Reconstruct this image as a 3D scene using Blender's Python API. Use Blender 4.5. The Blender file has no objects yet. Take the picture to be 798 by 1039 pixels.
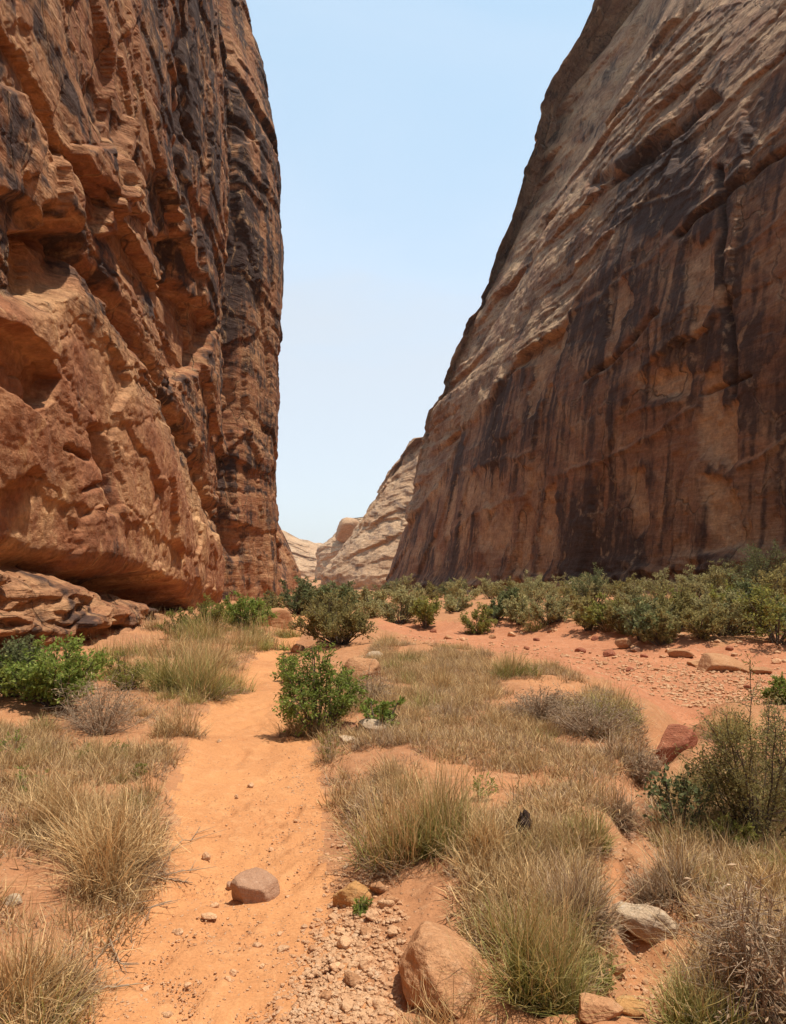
import bpy, math, random
import numpy as np
R = math.radians
rng = np.random.default_rng(11)
random.seed(11)
scene = bpy.context.scene
COL = scene.collection

# ------------------------------------------------------------------ camera, sky, sun, exposure
FPX, CX, CY = 750.0, 399.0, 519.5          # focal length and centre in photograph pixels (798 x 1039)
PITCH = R(4.23)
CAM = np.array([0.0, 0.0, 1.6])
cam_data = bpy.data.cameras.new("camera")
cam = bpy.data.objects.new("camera", cam_data)
COL.objects.link(cam)
cam.location = CAM
cam.rotation_euler = (R(90) + PITCH, 0, 0)
cam_data.sensor_fit = 'VERTICAL'
cam_data.sensor_height = 36.0
cam_data.lens = 36.0 * FPX / 1039.0
cam_data.clip_start = 0.05
cam_data.clip_end = 6000
scene.camera = cam

HAZE = 0.00018
VEIL = 6.2
SUN_EL, SUN_AZ = R(73), R(98)              # azimuth clockwise from +Y
world = bpy.data.worlds.new("World")
scene.world = world
world.use_nodes = True
wn = world.node_tree
wn.nodes.clear()
sky = wn.nodes.new('ShaderNodeTexSky')
sky.sky_type = 'NISHITA'
sky.sun_disc = False
sky.sun_elevation = SUN_EL
sky.sun_rotation = SUN_AZ
sky.altitude = 1600
sky.air_density = 1.0
sky.dust_density = 4.0
sky.ozone_density = 1.5
bg = wn.nodes.new('ShaderNodeBackground')
bg.inputs['Strength'].default_value = 0.15
wo = wn.nodes.new('ShaderNodeOutputWorld')
# smoke-veiled summer sky: a pale veil over the clear sky, thicker towards the horizon and a little uneven
wco = wn.nodes.new('ShaderNodeTexCoord')
wsep = wn.nodes.new('ShaderNodeSeparateXYZ'); wn.links.new(wco.outputs['Generated'], wsep.inputs[0])
wns = wn.nodes.new('ShaderNodeTexNoise'); wns.inputs['Scale'].default_value = 1.6; wns.inputs['Detail'].default_value = 6; wns.inputs['Distortion'].default_value = .6
wmp = wn.nodes.new('ShaderNodeMapping'); wmp.inputs['Scale'].default_value = (1.3, 1.3, 3.0)
wn.links.new(wco.outputs['Generated'], wmp.inputs[0]); wn.links.new(wmp.outputs[0], wns.inputs['Vector'])
wadd = wn.nodes.new('ShaderNodeMath'); wadd.operation = 'MULTIPLY_ADD'; wadd.inputs[1].default_value = -0.5
wn.links.new(wns.outputs['Fac'], wadd.inputs[0]); wn.links.new(wsep.outputs['Z'], wadd.inputs[2])
wr = wn.nodes.new('ShaderNodeValToRGB')
wr.color_ramp.elements[0].position = 0.0; wr.color_ramp.elements[0].color = (.70, .745, .76, 1)
wr.color_ramp.elements[1].position = 0.50; wr.color_ramp.elements[1].color = (.435, .655, .83, 1)
e = wr.color_ramp.elements.new(0.10); e.color = (.64, .765, .87, 1)
wn.links.new(wadd.outputs[0], wr.inputs[0])
wsc = wn.nodes.new('ShaderNodeVectorMath'); wsc.operation = 'SCALE'; wsc.inputs['Scale'].default_value = VEIL
wn.links.new(wr.outputs[0], wsc.inputs[0])
wmx = wn.nodes.new('ShaderNodeMix'); wmx.data_type = 'RGBA'; wmx.inputs[0].default_value = 0.72
wn.links.new(sky.outputs[0], wmx.inputs[6]); wn.links.new(wsc.outputs[0], wmx.inputs[7])
wn.links.new(wmx.outputs[2], bg.inputs[0])
wn.links.new(bg.outputs[0], wo.inputs[0])

sl = bpy.data.lights.new("sun", 'SUN')
sl.energy = 4.0
sl.angle = R(1.4)
sl.color = (1.0, 0.93, 0.82)
sun = bpy.data.objects.new("sun", sl)
COL.objects.link(sun)
from mathutils import Vector
sd = Vector((math.sin(SUN_AZ) * math.cos(SUN_EL), math.cos(SUN_AZ) * math.cos(SUN_EL), math.sin(SUN_EL)))
sun.rotation_euler = (-sd).to_track_quat('-Z', 'Y').to_euler()
sun.location = (20, 10, 90)

scene.view_settings.view_transform = 'Standard'
scene.view_settings.look = 'None'
scene.view_settings.exposure = 0.47
scene.view_settings.gamma = 1.0
scene.render.engine = 'CYCLES'
scene.cycles.max_bounces = 5
scene.cycles.transparent_max_bounces = 4

# ------------------------------------------------------------------ numpy noise
U32 = np.uint32

def _hash(ix, iy, iz, s):
    with np.errstate(over='ignore'):
        h = ix.astype(U32) * U32(0x8da6b343) ^ iy.astype(U32) * U32(0xd8163841) ^ iz.astype(U32) * U32(0xcb1ab31f) ^ U32((s * 0x9E3779B9 + 0x1234567) & 0xffffffff)
        h ^= h >> U32(15); h *= U32(0x2c1b3c6d); h ^= h >> U32(12); h *= U32(0x297a2d39); h ^= h >> U32(15)
    return h

def noise2(x, y, s=0):
    x = np.asarray(x, float); y = np.asarray(y, float)
    x, y = np.broadcast_arrays(x, y)
    ix = np.floor(x).astype(np.int64); iy = np.floor(y).astype(np.int64)
    fx = x - ix; fy = y - iy
    wx = fx * fx * fx * (fx * (fx * 6 - 15) + 10); wy = fy * fy * fy * (fy * (fy * 6 - 15) + 10)
    z = np.zeros_like(ix)
    def g(dx, dy):
        a = _hash(ix + dx, iy + dy, z, s).astype(np.float64) * (2 * math.pi / 4294967296.0)
        return np.cos(a) * (fx - dx) + np.sin(a) * (fy - dy)
    n00, n10, n01, n11 = g(0, 0), g(1, 0), g(0, 1), g(1, 1)
    a = n00 + wx * (n10 - n00); b = n01 + wx * (n11 - n01)
    return (a + wy * (b - a)) * 1.5

def noise3(x, y, z, s=0):
    x, y, z = np.broadcast_arrays(np.asarray(x, float), np.asarray(y, float), np.asarray(z, float))
    ix = np.floor(x).astype(np.int64); iy = np.floor(y).astype(np.int64); iz = np.floor(z).astype(np.int64)
    fx, fy, fz = x - ix, y - iy, z - iz
    q = lambda f: f * f * f * (f * (f * 6 - 15) + 10)
    wx, wy, wz = q(fx), q(fy), q(fz)
    def g(dx, dy, dz):
        h = _hash(ix + dx, iy + dy, iz + dz, s)
        a = (h & U32(1023)).astype(float) / 511.5 - 1
        b = ((h >> U32(10)) & U32(1023)).astype(float) / 511.5 - 1
        c = ((h >> U32(20)) & U32(1023)).astype(float) / 511.5 - 1
        return a * (fx - dx) + b * (fy - dy) + c * (fz - dz)
    l = lambda a, b, w: a + w * (b - a)
    return l(l(l(g(0,0,0), g(1,0,0), wx), l(g(0,1,0), g(1,1,0), wx), wy),
             l(l(g(0,0,1), g(1,0,1), wx), l(g(0,1,1), g(1,1,1), wx), wy), wz) * 1.3

def fbm2(x, y, s=0, o=4, gain=0.5):
    t = 0; a = 1.0
    for i in range(o):
        t = t + a * noise2(x * 2 ** i + i * 17.3, y * 2 ** i - i * 9.1, s + i)
        a *= gain
    return t

def worley2(x, y, s=0, jit=0.9):
    ix = np.floor(x).astype(np.int64); iy = np.floor(y).astype(np.int64)
    z = np.zeros_like(ix)
    f1 = np.full(x.shape, 9.0); f2 = np.full(x.shape, 9.0); idv = np.zeros(x.shape); cx = np.zeros(x.shape); cy = np.zeros(x.shape)
    for dx in (-1, 0, 1):
        for dy in (-1, 0, 1):
            h = _hash(ix + dx, iy + dy, z, s)
            px = ix + dx + 0.5 + jit * ((h & U32(0xffff)).astype(float) / 65535 - 0.5)
            py = iy + dy + 0.5 + jit * ((h >> U32(16)).astype(float) / 65535 - 0.5)
            d = np.hypot(px - x, py - y)
            new = d < f1
            f2 = np.where(new, f1, np.minimum(f2, d))
            h2 = _hash(ix + dx, iy + dy, z, s + 77).astype(float) / 4294967296.0
            idv = np.where(new, h2, idv); cx = np.where(new, px, cx); cy = np.where(new, py, cy)
            f1 = np.where(new, d, f1)
    return f1, f2, idv, x - cx, y - cy

def sstep(a, b, x):
    t = np.clip((x - a) / (b - a), 0, 1)
    return t * t * (3 - 2 * t)

# ------------------------------------------------------------------ photograph pixel <-> world
cp, sp = math.cos(PITCH), math.sin(PITCH)
def ray(px, py):
    a = (px - CX) / FPX; c = -(py - CY) / FPX
    return np.array([a, cp - c * sp, sp + c * cp])
def project(P):
    d = P - CAM
    f = d[..., 1] * cp + d[..., 2] * sp
    u = -d[..., 1] * sp + d[..., 2] * cp
    f = np.where(f < 0.05, 0.05, f)
    return CX + FPX * d[..., 0] / f, CY - FPX * u / f, f
def flat(px, py, z=0.0):
    r = ray(px, py); t = (z - CAM[2]) / r[2]
    return CAM + r * t

def poly_sd(x, y, poly):
    """signed distance to a closed polygon, negative inside"""
    poly = np.asarray(poly, float)
    d = np.full(x.shape, 1e9); inside = np.zeros(x.shape, bool)
    n = len(poly)
    for i in range(n):
        a, b = poly[i], poly[(i + 1) % n]
        e = b - a
        t = np.clip(((x - a[0]) * e[0] + (y - a[1]) * e[1]) / max(1e-9, e @ e), 0, 1)
        d = np.minimum(d, np.hypot(x - a[0] - t * e[0], y - a[1] - t * e[1]))
        c = (a[1] > y) != (b[1] > y)
        xi = a[0] + (y - a[1]) * e[0] / (e[1] if abs(e[1]) > 1e-9 else 1e-9)
        inside ^= c & (x < xi)
    return np.where(inside, -d, d)
def line_d(x, y, pts):
    pts = np.asarray(pts, float); d = np.full(x.shape, 1e9)
    for a, b in zip(pts[:-1], pts[1:]):
        e = b - a
        t = np.clip(((x - a[0]) * e[0] + (y - a[1]) * e[1]) / max(1e-9, e @ e), 0, 1)
        d = np.minimum(d, np.hypot(x - a[0] - t * e[0], y - a[1] - t * e[1]))
    return d

# ------------------------------------------------------------------ ground relief
TRAIL_PX = [(1150, -60, 470), (1039, 35, 385), (960, 100, 372), (880, 165, 335), (800, 184, 325), (750, 196, 316), (720, 210, 300),
            (700, 228, 288), (680, 250, 284), (660, 268, 299), (648, 276, 304), (636, 286, 310), (620, 292, 316)]
TR = np.array([[flat(0, r[0])[1], flat(r[1], r[0])[0], flat(r[2], r[0])[0]] for r in TRAIL_PX])
TR = np.vstack([[-3.0, TR[0, 1] - .2, TR[0, 2] + .1], TR])
WASH = [flat(*p)[:2] for p in [(1050, 740), (798, 712), (730, 716), (690, 722), (655, 708), (600, 684), (540, 670), (470, 658), (395, 642), (395, 630),
                               (450, 632), (540, 634), (640, 645), (700, 655), (798, 656), (1050, 668)]]
GULLY = [flat(*p)[:2] for p in [(560, 1060), (590, 980), (612, 920), (626, 870), (622, 800), (640, 760), (670, 715), (735, 715), (720, 750), (672, 790),
                                (655, 850), (640, 890), (640, 925), (700, 985), (720, 1060)]]
RW_BASE = np.array([[24, -25], [21.5, -8], [19.5, 6], [17.2, 18], [14.9, 28], [11.9, 39], [7.6, 55], [3.2, 70.5], [-0.7, 84.5], [0.2, 90], [6, 98], [22, 108], [60, 120]], float)
LW_BASE = np.array([[-3.2, -25], [-4.6, -10], [-5.3, 0], [-5.7, 6], [-6.1, 11.5], [-6.6, 18], [-7.2, 25], [-8.6, 36.5], [-9.6, 41], [-8.9, 42.5], [-8.25, 46], [-8.05, 49], [-8.8, 55],
                    [-9.4, 66], [-9.7, 76], [-15, 86], [-30, 95], [-60, 105]], float)
WASH = np.array(WASH); GULLY = np.array(GULLY)

def gz(x, y, fine=True):
    x = np.asarray(x, float); y = np.asarray(y, float)
    x, y = np.broadcast_arrays(x, y)
    z = -0.023 * np.clip(y - 18, 0, 120) + 0.0 * x
    yy = np.clip(y, -3, 60)
    xl = np.interp(yy, TR[:, 0], TR[:, 1]); xr = np.interp(yy, TR[:, 0], TR[:, 2])
    left = xl - x; right = x - xr
    wob = 0.12 * noise2(x * 1.3, y * 1.3, 5)
    z = z + 0.10 * sstep(0.1, 2.2, left + wob) + 0.07 * sstep(-0.15, 0.25, left + wob)
    z = z + 0.13 * sstep(-0.1, 0.6, right + wob)
    z = z - 0.03 * sstep(-0.0, -0.5, np.maximum(left, right))
    dw = poly_sd(x, y, WASH); dg = poly_sd(x, y, GULLY)
    z = z - 0.30 * sstep(0.7, -1.2, dw + 0.35 * noise2(x * .7, y * .7, 8)) - 0.26 * sstep(0.12, -0.3, dg + 0.12 * noise2(x * 2, y * 2, 9)) * (1 - sstep(0.5, -0.9, dw))
    # bank and talus below the right-hand cliff
    dr = line_d(x, y, RW_BASE)
    z = z + 0.10 * sstep(0.3, 2.5, y - np.interp(x, [-8, 0, 6, 14], [26, 21.5, 17.2, 14.2])) * sstep(-3, 2, x)
    z = z + (.1 + .55 * sstep(62, 34, y)) * sstep(7, 1, dr)
    dl = line_d(x, y, LW_BASE)
    z = z + 0.05 * sstep(2.0, 0.2, dl)
    if fine:
        far = sstep(0.5, 4, np.abs(y))
        z = z + 0.07 * noise2(x * .55, y * .55, 1) + 0.035 * noise2(x * 1.7, y * 1.7, 2) + 0.014 * noise2(x * 5, y * 5, 3) + 0.006 * noise2(x * 14, y * 14, 4)
        rough = np.maximum(sstep(-0.1, .25, np.maximum(left, right)), 0.25)
        z = z + rough * 0.02 * noise2(x * 8, y * 8, 6)
    return z

def place(px, py):
    r = ray(px, py)
    t = np.geomspace(1.5, 150, 700)
    P = CAM[None] + r[None] * t[:, None]
    h = P[:, 2] - gz(P[:, 0], P[:, 1], False)
    hit = (h < 0) | (line_d(P[:, 0], P[:, 1], RW_BASE) < 1.6) | (line_d(P[:, 0], P[:, 1], LW_BASE) < .8)
    i = np.argmax(hit) if hit.any() else len(t) - 1
    i = max(i, 1)
    a = h[i - 1] / (h[i - 1] - h[i]) if h[i] < 0 else 0
    p = P[i - 1] + (P[i] - P[i - 1]) * a
    p[2] = float(gz(p[0], p[1]))
    return p
def mpp(p):
    return ((p[1] - CAM[1]) * cp + (p[2] - CAM[2]) * sp) / FPX

# ------------------------------------------------------------------ object helpers
def tag(o, label=None, cat=None, group=None, kind=None):
    if label: o['label'] = label
    if cat: o['category'] = cat
    if group: o['group'] = group
    if kind: o['kind'] = kind
    return o
def link(name, me, parent=None, mat=None):
    o = bpy.data.objects.new(name, me)
    COL.objects.link(o)
    if parent: o.parent = parent
    if mat is not None and me is not None:
        me.materials.append(mat)
    return o
def empty(name, loc, rz=0, sc=1.0):
    o = bpy.data.objects.new(name, None)
    COL.objects.link(o)
    o.empty_display_size = 0.1
    o.location = loc; o.rotation_euler = (0, 0, rz); o.scale = (sc, sc, sc) if np.isscalar(sc) else sc
    return o
def mesh_np(name, V, F, attrs=None, smooth=True, normals=None):
    V = np.asarray(V, np.float32); F = np.asarray(F, np.int32)
    me = bpy.data.meshes.new(name)
    k = F.shape[1]
    me.vertices.add(len(V)); me.vertices.foreach_set('co', V.ravel())
    me.loops.add(F.size); me.loops.foreach_set('vertex_index', F.ravel())
    me.polygons.add(len(F)); me.polygons.foreach_set('loop_start', np.arange(0, F.size, k, dtype=np.int32))
    me.polygons.foreach_set('use_smooth', np.full(len(F), smooth))
    for n, a in (attrs or {}).items():
        at = me.attributes.new(n, 'FLOAT', 'POINT')
        at.data.foreach_set('value', np.asarray(a, np.float32).ravel())
    me.update(calc_edges=True)
    me.validate()
    if normals is not None:
        me.normals_split_custom_set_from_vertices(normals.astype(np.float32))
    return me
def sub_mesh(name, V, F, mask, attrs=None, normals=None):
    Fm = F[mask]
    used, inv = np.unique(Fm, return_inverse=True)
    return mesh_np(name, V[used], inv.reshape(Fm.shape), {k: v[used] for k, v in (attrs or {}).items()}, True, None if normals is None else normals[used])
def grid_faces(n, m):
    i = np.arange(n - 1)[:, None]; j = np.arange(m - 1)[None]
    a = i * m + j
    return np.stack([a, a + m, a + m + 1, a + 1], -1).reshape(-1, 4)
def grid_normals(G):
    du = np.gradient(G, axis=0); dv = np.gradient(G, axis=1)
    n = np.cross(du, dv)
    return n / np.maximum(1e-9, np.linalg.norm(n, axis=-1, keepdims=True))

# ------------------------------------------------------------------ materials
class NT:
    def __init__(self, name):
        self.m = bpy.data.materials.new(name); self.m.use_nodes = True
        self.t = self.m.node_tree; self.t.nodes.clear()
        self.out = self.t.nodes.new('ShaderNodeOutputMaterial')
        self.p = self.t.nodes.new('ShaderNodeBsdfPrincipled')
        self.p.inputs['Roughness'].default_value = 0.9
        self.p.inputs['Specular IOR Level'].default_value = 0.2
        self.t.links.new(self.p.outputs[0], self.out.inputs[0])
        self.co = self.t.nodes.new('ShaderNodeTexCoord').outputs['Object']
    def L(self, a, b): self.t.links.new(a, b)
    def node(self, ty, **kw):
        n = self.t.nodes.new(ty)
        for k, v in kw.items(): setattr(n, k, v)
        return n
    def setin(self, sock, v):
        if hasattr(v, 'is_linked') or isinstance(v, bpy.types.NodeSocket): self.L(v, sock)
        else: sock.default_value = v
    def mapping(self, scale, src=None, rot=(0, 0, 0)):
        n = self.node('ShaderNodeMapping'); n.inputs['Scale'].default_value = scale; n.inputs['Rotation'].default_value = rot
        self.L(src or self.co, n.inputs['Vector']); return n.outputs[0]
    def noise(self, scale, detail=4, rough=0.55, vec=None, dist=0.0):
        n = self.node('ShaderNodeTexNoise'); n.inputs['Scale'].default_value = scale; n.inputs['Detail'].default_value = detail
        n.inputs['Roughness'].default_value = rough; n.inputs['Distortion'].default_value = dist
        self.L(vec or self.co, n.inputs['Vector']); return n.outputs['Fac']
    def vor(self, scale, feature='F1', vec=None, out='Distance', rnd=1.0):
        n = self.node('ShaderNodeTexVoronoi', feature=feature); n.inputs['Scale'].default_value = scale
        n.inputs['Randomness'].default_value = rnd
        self.L(vec or self.co, n.inputs['Vector']); return n.outputs[out]
    def attr(self, name):
        n = self.node('ShaderNodeAttribute'); n.attribute_name = name; return n.outputs['Fac']
    def objrand(self):
        return self.node('ShaderNodeObjectInfo').outputs['Random']
    def rng(self, v, a, b, c=0.0, d=1.0, smooth=False):
        n = self.node('ShaderNodeMapRange'); n.clamp = True
        if smooth: n.interpolation_type = 'SMOOTHSTEP'
        self.setin(n.inputs[0], v)
        for i, q in enumerate((a, b, c, d)): n.inputs[i + 1].default_value = q
        return n.outputs[0]
    def math(self, op, a, b=0.0):
        n = self.node('ShaderNodeMath', operation=op); self.setin(n.inputs[0], a); self.setin(n.inputs[1], b); return n.outputs[0]
    def mix(self, f, a, b, mode='MIX'):
        n = self.node('ShaderNodeMix', data_type='RGBA', blend_type=mode)
        self.setin(n.inputs[0], f)
        for s, v in ((n.inputs[6], a), (n.inputs[7], b)):
            if isinstance(v, tuple): s.default_value = (*v, 1) if len(v) == 3 else v
            else: self.L(v, s)
        return n.outputs[2]
    def val(self, c, f):
        n = self.node('ShaderNodeHueSaturation'); self.setin(n.inputs['Value'], f); self.L(c, n.inputs['Color']); return n.outputs[0]
    def bump(self, h, strength=0.5, dist=0.05, nrm=None):
        n = self.node('ShaderNodeBump'); n.inputs['Strength'].default_value = strength; n.inputs['Distance'].default_value = dist
        self.L(h, n.inputs['Height'])
        if nrm: self.L(nrm, n.inputs['Normal'])
        return n.outputs[0]
    def done(self, col, nrm=None):
        self.L(col, self.p.inputs['Base Color'])
        if nrm: self.L(nrm, self.p.inputs['Normal'])
        return self.m

def mat_cliff(name, base, deep, pale, varn, k=1.0, vary=1.0):
    t = NT(name)
    n1 = t.noise(0.35 * k, 5, 0.6)
    n2 = t.noise(2.2 * k, 6, 0.65)
    bed = t.noise(1.0, 5, 0.65, t.mapping((0.5 * k, 0.5 * k, 4.5 * k), rot=(0, R(5), 0)), 0.4)
    streak = t.noise(1.0, 5, 0.6, t.mapping((2.6 * k, 2.6 * k, 0.12 * k)), 0.3)
    fleck = t.noise(9.0 * k, 4, 0.7)
    c = t.mix(t.rng(n1, .3, .7), base, deep)
    bedw = t.rng(t.attr('smooth'), 0, 1, .55 * vary, .18)
    c = t.mix(t.math('MULTIPLY', t.rng(bed, .48, .68), bedw), c, pale)
    pale_f = t.math('MULTIPLY', t.attr('pale'), t.rng(n2, .25, .55, .35, 1))
    c = t.mix(pale_f, c, pale)
    v = t.math('ADD', t.attr('varn'), t.rng(n2, .3, .7, -.28, .28))
    v = t.math('ADD', v, t.rng(streak, .3, .7, -.22, .22))
    c = t.mix(t.rng(v, .24, .78, 0, .94, True), c, varn)
    lam = t.noise(1.0, 3, 0.7, t.mapping((1.2 * k, 1.2 * k, 16 * k), rot=(R(4), R(9), 0)), 0.6)
    c = t.val(c, t.rng(fleck, .25, .75, .66, 1.32))
    rough_ = t.math('SUBTRACT', 1.0, t.math('MULTIPLY', t.attr('smooth'), .85))
    c = t.mix(rough_, c, t.val(c, t.rng(lam, .3, .7, .78, 1.2)))
    ck = t.node('ShaderNodeTexVoronoi', feature='DISTANCE_TO_EDGE'); ck.inputs['Scale'].default_value = .55 * k
    wp = t.node('ShaderNodeVectorMath', operation='ADD'); wsc_ = t.node('ShaderNodeVectorMath', operation='SCALE'); wsc_.inputs['Scale'].default_value = 1.1 / k
    wn_ = t.node('ShaderNodeTexNoise'); wn_.inputs['Scale'].default_value = .9 * k; wn_.inputs['Detail'].default_value = 6
    t.L(t.co, wn_.inputs['Vector']); t.L(wn_.outputs['Color'], wsc_.inputs[0]); t.L(t.mapping((1, 1, .45)), wp.inputs[0]); t.L(wsc_.outputs[0], wp.inputs[1]); t.L(wp.outputs[0], ck.inputs['Vector'])
    crack = t.rng(ck.outputs['Distance'], 0, .018, 1, 0)
    crack = t.math('MULTIPLY', t.math('MULTIPLY', crack, t.rng(n1, .42, .6)), t.rng(t.attr('smooth'), .6, .9, 1, 0))
    c = t.mix(t.math('MULTIPLY', t.math('MULTIPLY', t.rng(ck.outputs['Distance'], .05, .02), t.rng(n2, .48, .60)), .55), c, pale)
    c = t.mix(t.math('MULTIPLY', crack, .6), c, varn)
    c = t.val(c, t.rng(n2, .3, .7, .82, 1.18))
    hh = t.math('SUBTRACT', t.math('ADD', t.math('ADD', t.math('MULTIPLY', bed, rough_), t.math('MULTIPLY', t.math('MULTIPLY', lam, .45), rough_)), n2), t.math('MULTIPLY', crack, 1.1))
    b1 = t.bump(hh, 0.85, 0.17 / k)
    chip = t.vor(3.2 * k, 'F1', t.mapping((1, 1, .55)), 'Distance')
    b1 = t.bump(chip, .45, .10 / k, b1)
    b2 = t.bump(t.noise(14 * k, 6, 0.7, t.mapping((1, 1, 1.8))), 0.8, 0.035 / k, b1)
    return t.done(c, b2)

M = {}
M['left'] = mat_cliff('left_sandstone', (.345, .142, .064), (.23, .086, .041), (.56, .32, .155), (.050, .029, .024), 1.0)
M['right'] = mat_cliff('right_sandstone', (.31, .155, .083), (.21, .098, .054), (.49, .315, .18), (.066, .038, .029), 0.7)
M['far'] = mat_cliff('far_sandstone', (.46, .28, .155), (.36, .20, .11), (.53, .355, .215), (.20, .13, .09), 0.75)

def mat_sand(name, base, dark, light, rubble):
    t = NT(name)
    n1 = t.noise(0.8, 5, .6); n2 = t.noise(9, 5, .65); n3 = t.noise(70, 3, .7)
    c = t.mix(t.rng(n1, .3, .7), base, dark)
    c = t.mix(t.rng(n2, .5, .75, 0, .6), c, light)
    d = t.vor(38, 'F1', out='Distance'); cellc = t.node('ShaderNodeTexVoronoi'); cellc.inputs['Scale'].default_value = 38
    t.L(t.co, cellc.inputs['Vector'])
    peb = t.rng(d, .18, .30, 1, 0)
    sel = t.rng(t.noise(2.2, 4, .6), .62 - rubble * .3, .72 - rubble * .3)
    sel2 = t.node('ShaderNodeSeparateColor'); t.L(cellc.outputs['Color'], sel2.inputs[0])
    pm = t.math('MULTIPLY', peb, t.math('MULTIPLY', sel, t.rng(sel2.outputs[0], .35, .45)))
    c = t.mix(t.math('MULTIPLY', pm, .75), c, t.mix(sel2.outputs[1], dark, (.58, .36, .22)))
    c = t.val(c, t.rng(n3, .3, .7, .84, 1.14))
    h = t.math('ADD', t.math('MULTIPLY', n2, .7), t.math('MULTIPLY', pm, .35))
    b = t.bump(h, .8, .03)
    b = t.bump(n3, .5, .008, b)
    return t.done(c, b)
M['sand'] = mat_sand('sand', (.55, .255, .102), (.44, .19, .075), (.60, .31, .14), 0.45)
M['soil'] = mat_sand('soil', (.45, .205, .088), (.32, .148, .070), (.50, .28, .145), 0.8)
M['wash'] = mat_sand('wash_gravel', (.47, .195, .092), (.36, .14, .066), (.54, .29, .165), 1.0)

def mat_rock(name, a, b, c3, k=6.0):
    t = NT(name)
    n1 = t.noise(k * .5, 5, .6); n2 = t.noise(k * 3, 5, .7); n3 = t.noise(k * 14, 3, .7)
    c = t.mix(t.rng(n1, .35, .65), a, b)
    c = t.mix(t.rng(n2, .52, .7, 0, .7), c, c3)
    c = t.val(c, t.rng(n3, .3, .7, .78, 1.2))
    c = t.val(c, t.rng(t.objrand(), 0, 1, .85, 1.12))
    bed = t.noise(1, 4, .6, t.mapping((k * .6, k * .6, k * 4), rot=(R(12), R(20), 0)))
    bm = t.bump(t.math('ADD', n2, bed), .6, .22 / k)
    bm = t.bump(n3, .6, .05 / k, bm)
    return t.done(c, bm)
M['rock_tan'] = mat_rock('tan_sandstone_rock', (.44, .225, .108), (.37, .175, .08), (.51, .30, .165))
M['rock_pale'] = mat_rock('pale_lichened_rock', (.50, .37, .24), (.40, .27, .17), (.58, .48, .36), 9)
M['rock_grey'] = mat_rock('grey_brown_rock', (.42, .235, .14), (.34, .18, .105), (.49, .30, .195), 9)
M['rock_red'] = mat_rock('red_rock', (.36, .13, .065), (.27, .09, .05), (.46, .21, .12), 7)
M['rock_yel'] = mat_rock('yellow_rock', (.53, .28, .10), (.48, .23, .085), (.58, .36, .17), 9)
M['gravel'] = mat_rock('gravel_stone', (.62, .37, .20), (.54, .28, .14), (.68, .49, .32), 7)

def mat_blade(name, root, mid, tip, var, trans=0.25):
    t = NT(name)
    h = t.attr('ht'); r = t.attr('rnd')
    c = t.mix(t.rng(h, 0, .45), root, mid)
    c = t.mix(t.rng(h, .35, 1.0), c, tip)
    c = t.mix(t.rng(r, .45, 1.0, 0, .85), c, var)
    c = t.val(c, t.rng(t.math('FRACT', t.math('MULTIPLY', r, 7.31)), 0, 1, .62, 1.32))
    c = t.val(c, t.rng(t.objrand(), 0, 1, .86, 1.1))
    t.p.inputs['Roughness'].default_value = .7
    tr = t.node('ShaderNodeBsdfTranslucent'); t.L(c, tr.inputs['Color'])
    mx = t.node('ShaderNodeMixShader'); mx.inputs[0].default_value = trans
    t.L(c, t.p.inputs['Base Color'])
    t.L(t.p.outputs[0], mx.inputs[1]); t.L(tr.outputs[0], mx.inputs[2]); t.L(mx.outputs[0], t.out.inputs[0])
    return t.m
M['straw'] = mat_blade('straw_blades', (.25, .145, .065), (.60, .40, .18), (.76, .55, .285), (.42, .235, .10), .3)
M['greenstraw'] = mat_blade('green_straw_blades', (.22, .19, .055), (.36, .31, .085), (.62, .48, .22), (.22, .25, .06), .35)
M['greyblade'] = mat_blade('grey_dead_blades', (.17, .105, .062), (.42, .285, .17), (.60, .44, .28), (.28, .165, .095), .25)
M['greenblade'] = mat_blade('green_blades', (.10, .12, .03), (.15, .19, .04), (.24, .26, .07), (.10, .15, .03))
def mat_leaf(name, a, b, c3): return mat_blade(name, a, b, b, c3, 0.5)
M['leaf_bright'] = mat_leaf('bright_green_leaves', (.17, .22, .04), (.24, .31, .06), (.38, .39, .11))
M['leaf_olive'] = mat_leaf('olive_leaves', (.24, .21, .075), (.33, .28, .10), (.42, .34, .14))
M['leaf_dark'] = mat_leaf('dark_green_leaves', (.13, .155, .06), (.18, .205, .085), (.27, .255, .11))
M['leaf_grey'] = mat_leaf('grey_green_leaves', (.31, .285, .125), (.41, .37, .165), (.50, .43, .21))
M['leaf_yel'] = mat_leaf('yellow_green_leaves', (.20, .21, .045), (.27, .27, .065), (.36, .32, .095))
def mat_wood(name, a, b):
    t = NT(name)
    c = t.mix(t.noise(30, 3, .6), a, b)
    return t.done(c)
M['twig'] = mat_wood('grey_twigs', (.27, .19, .12), (.40, .29, .195))
M['bark'] = mat_wood('dark_bark', (.075, .050, .035), (.14, .10, .07))
M['char'] = mat_wood('charred_wood', (.030, .017, .012), (.075, .045, .032))

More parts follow.
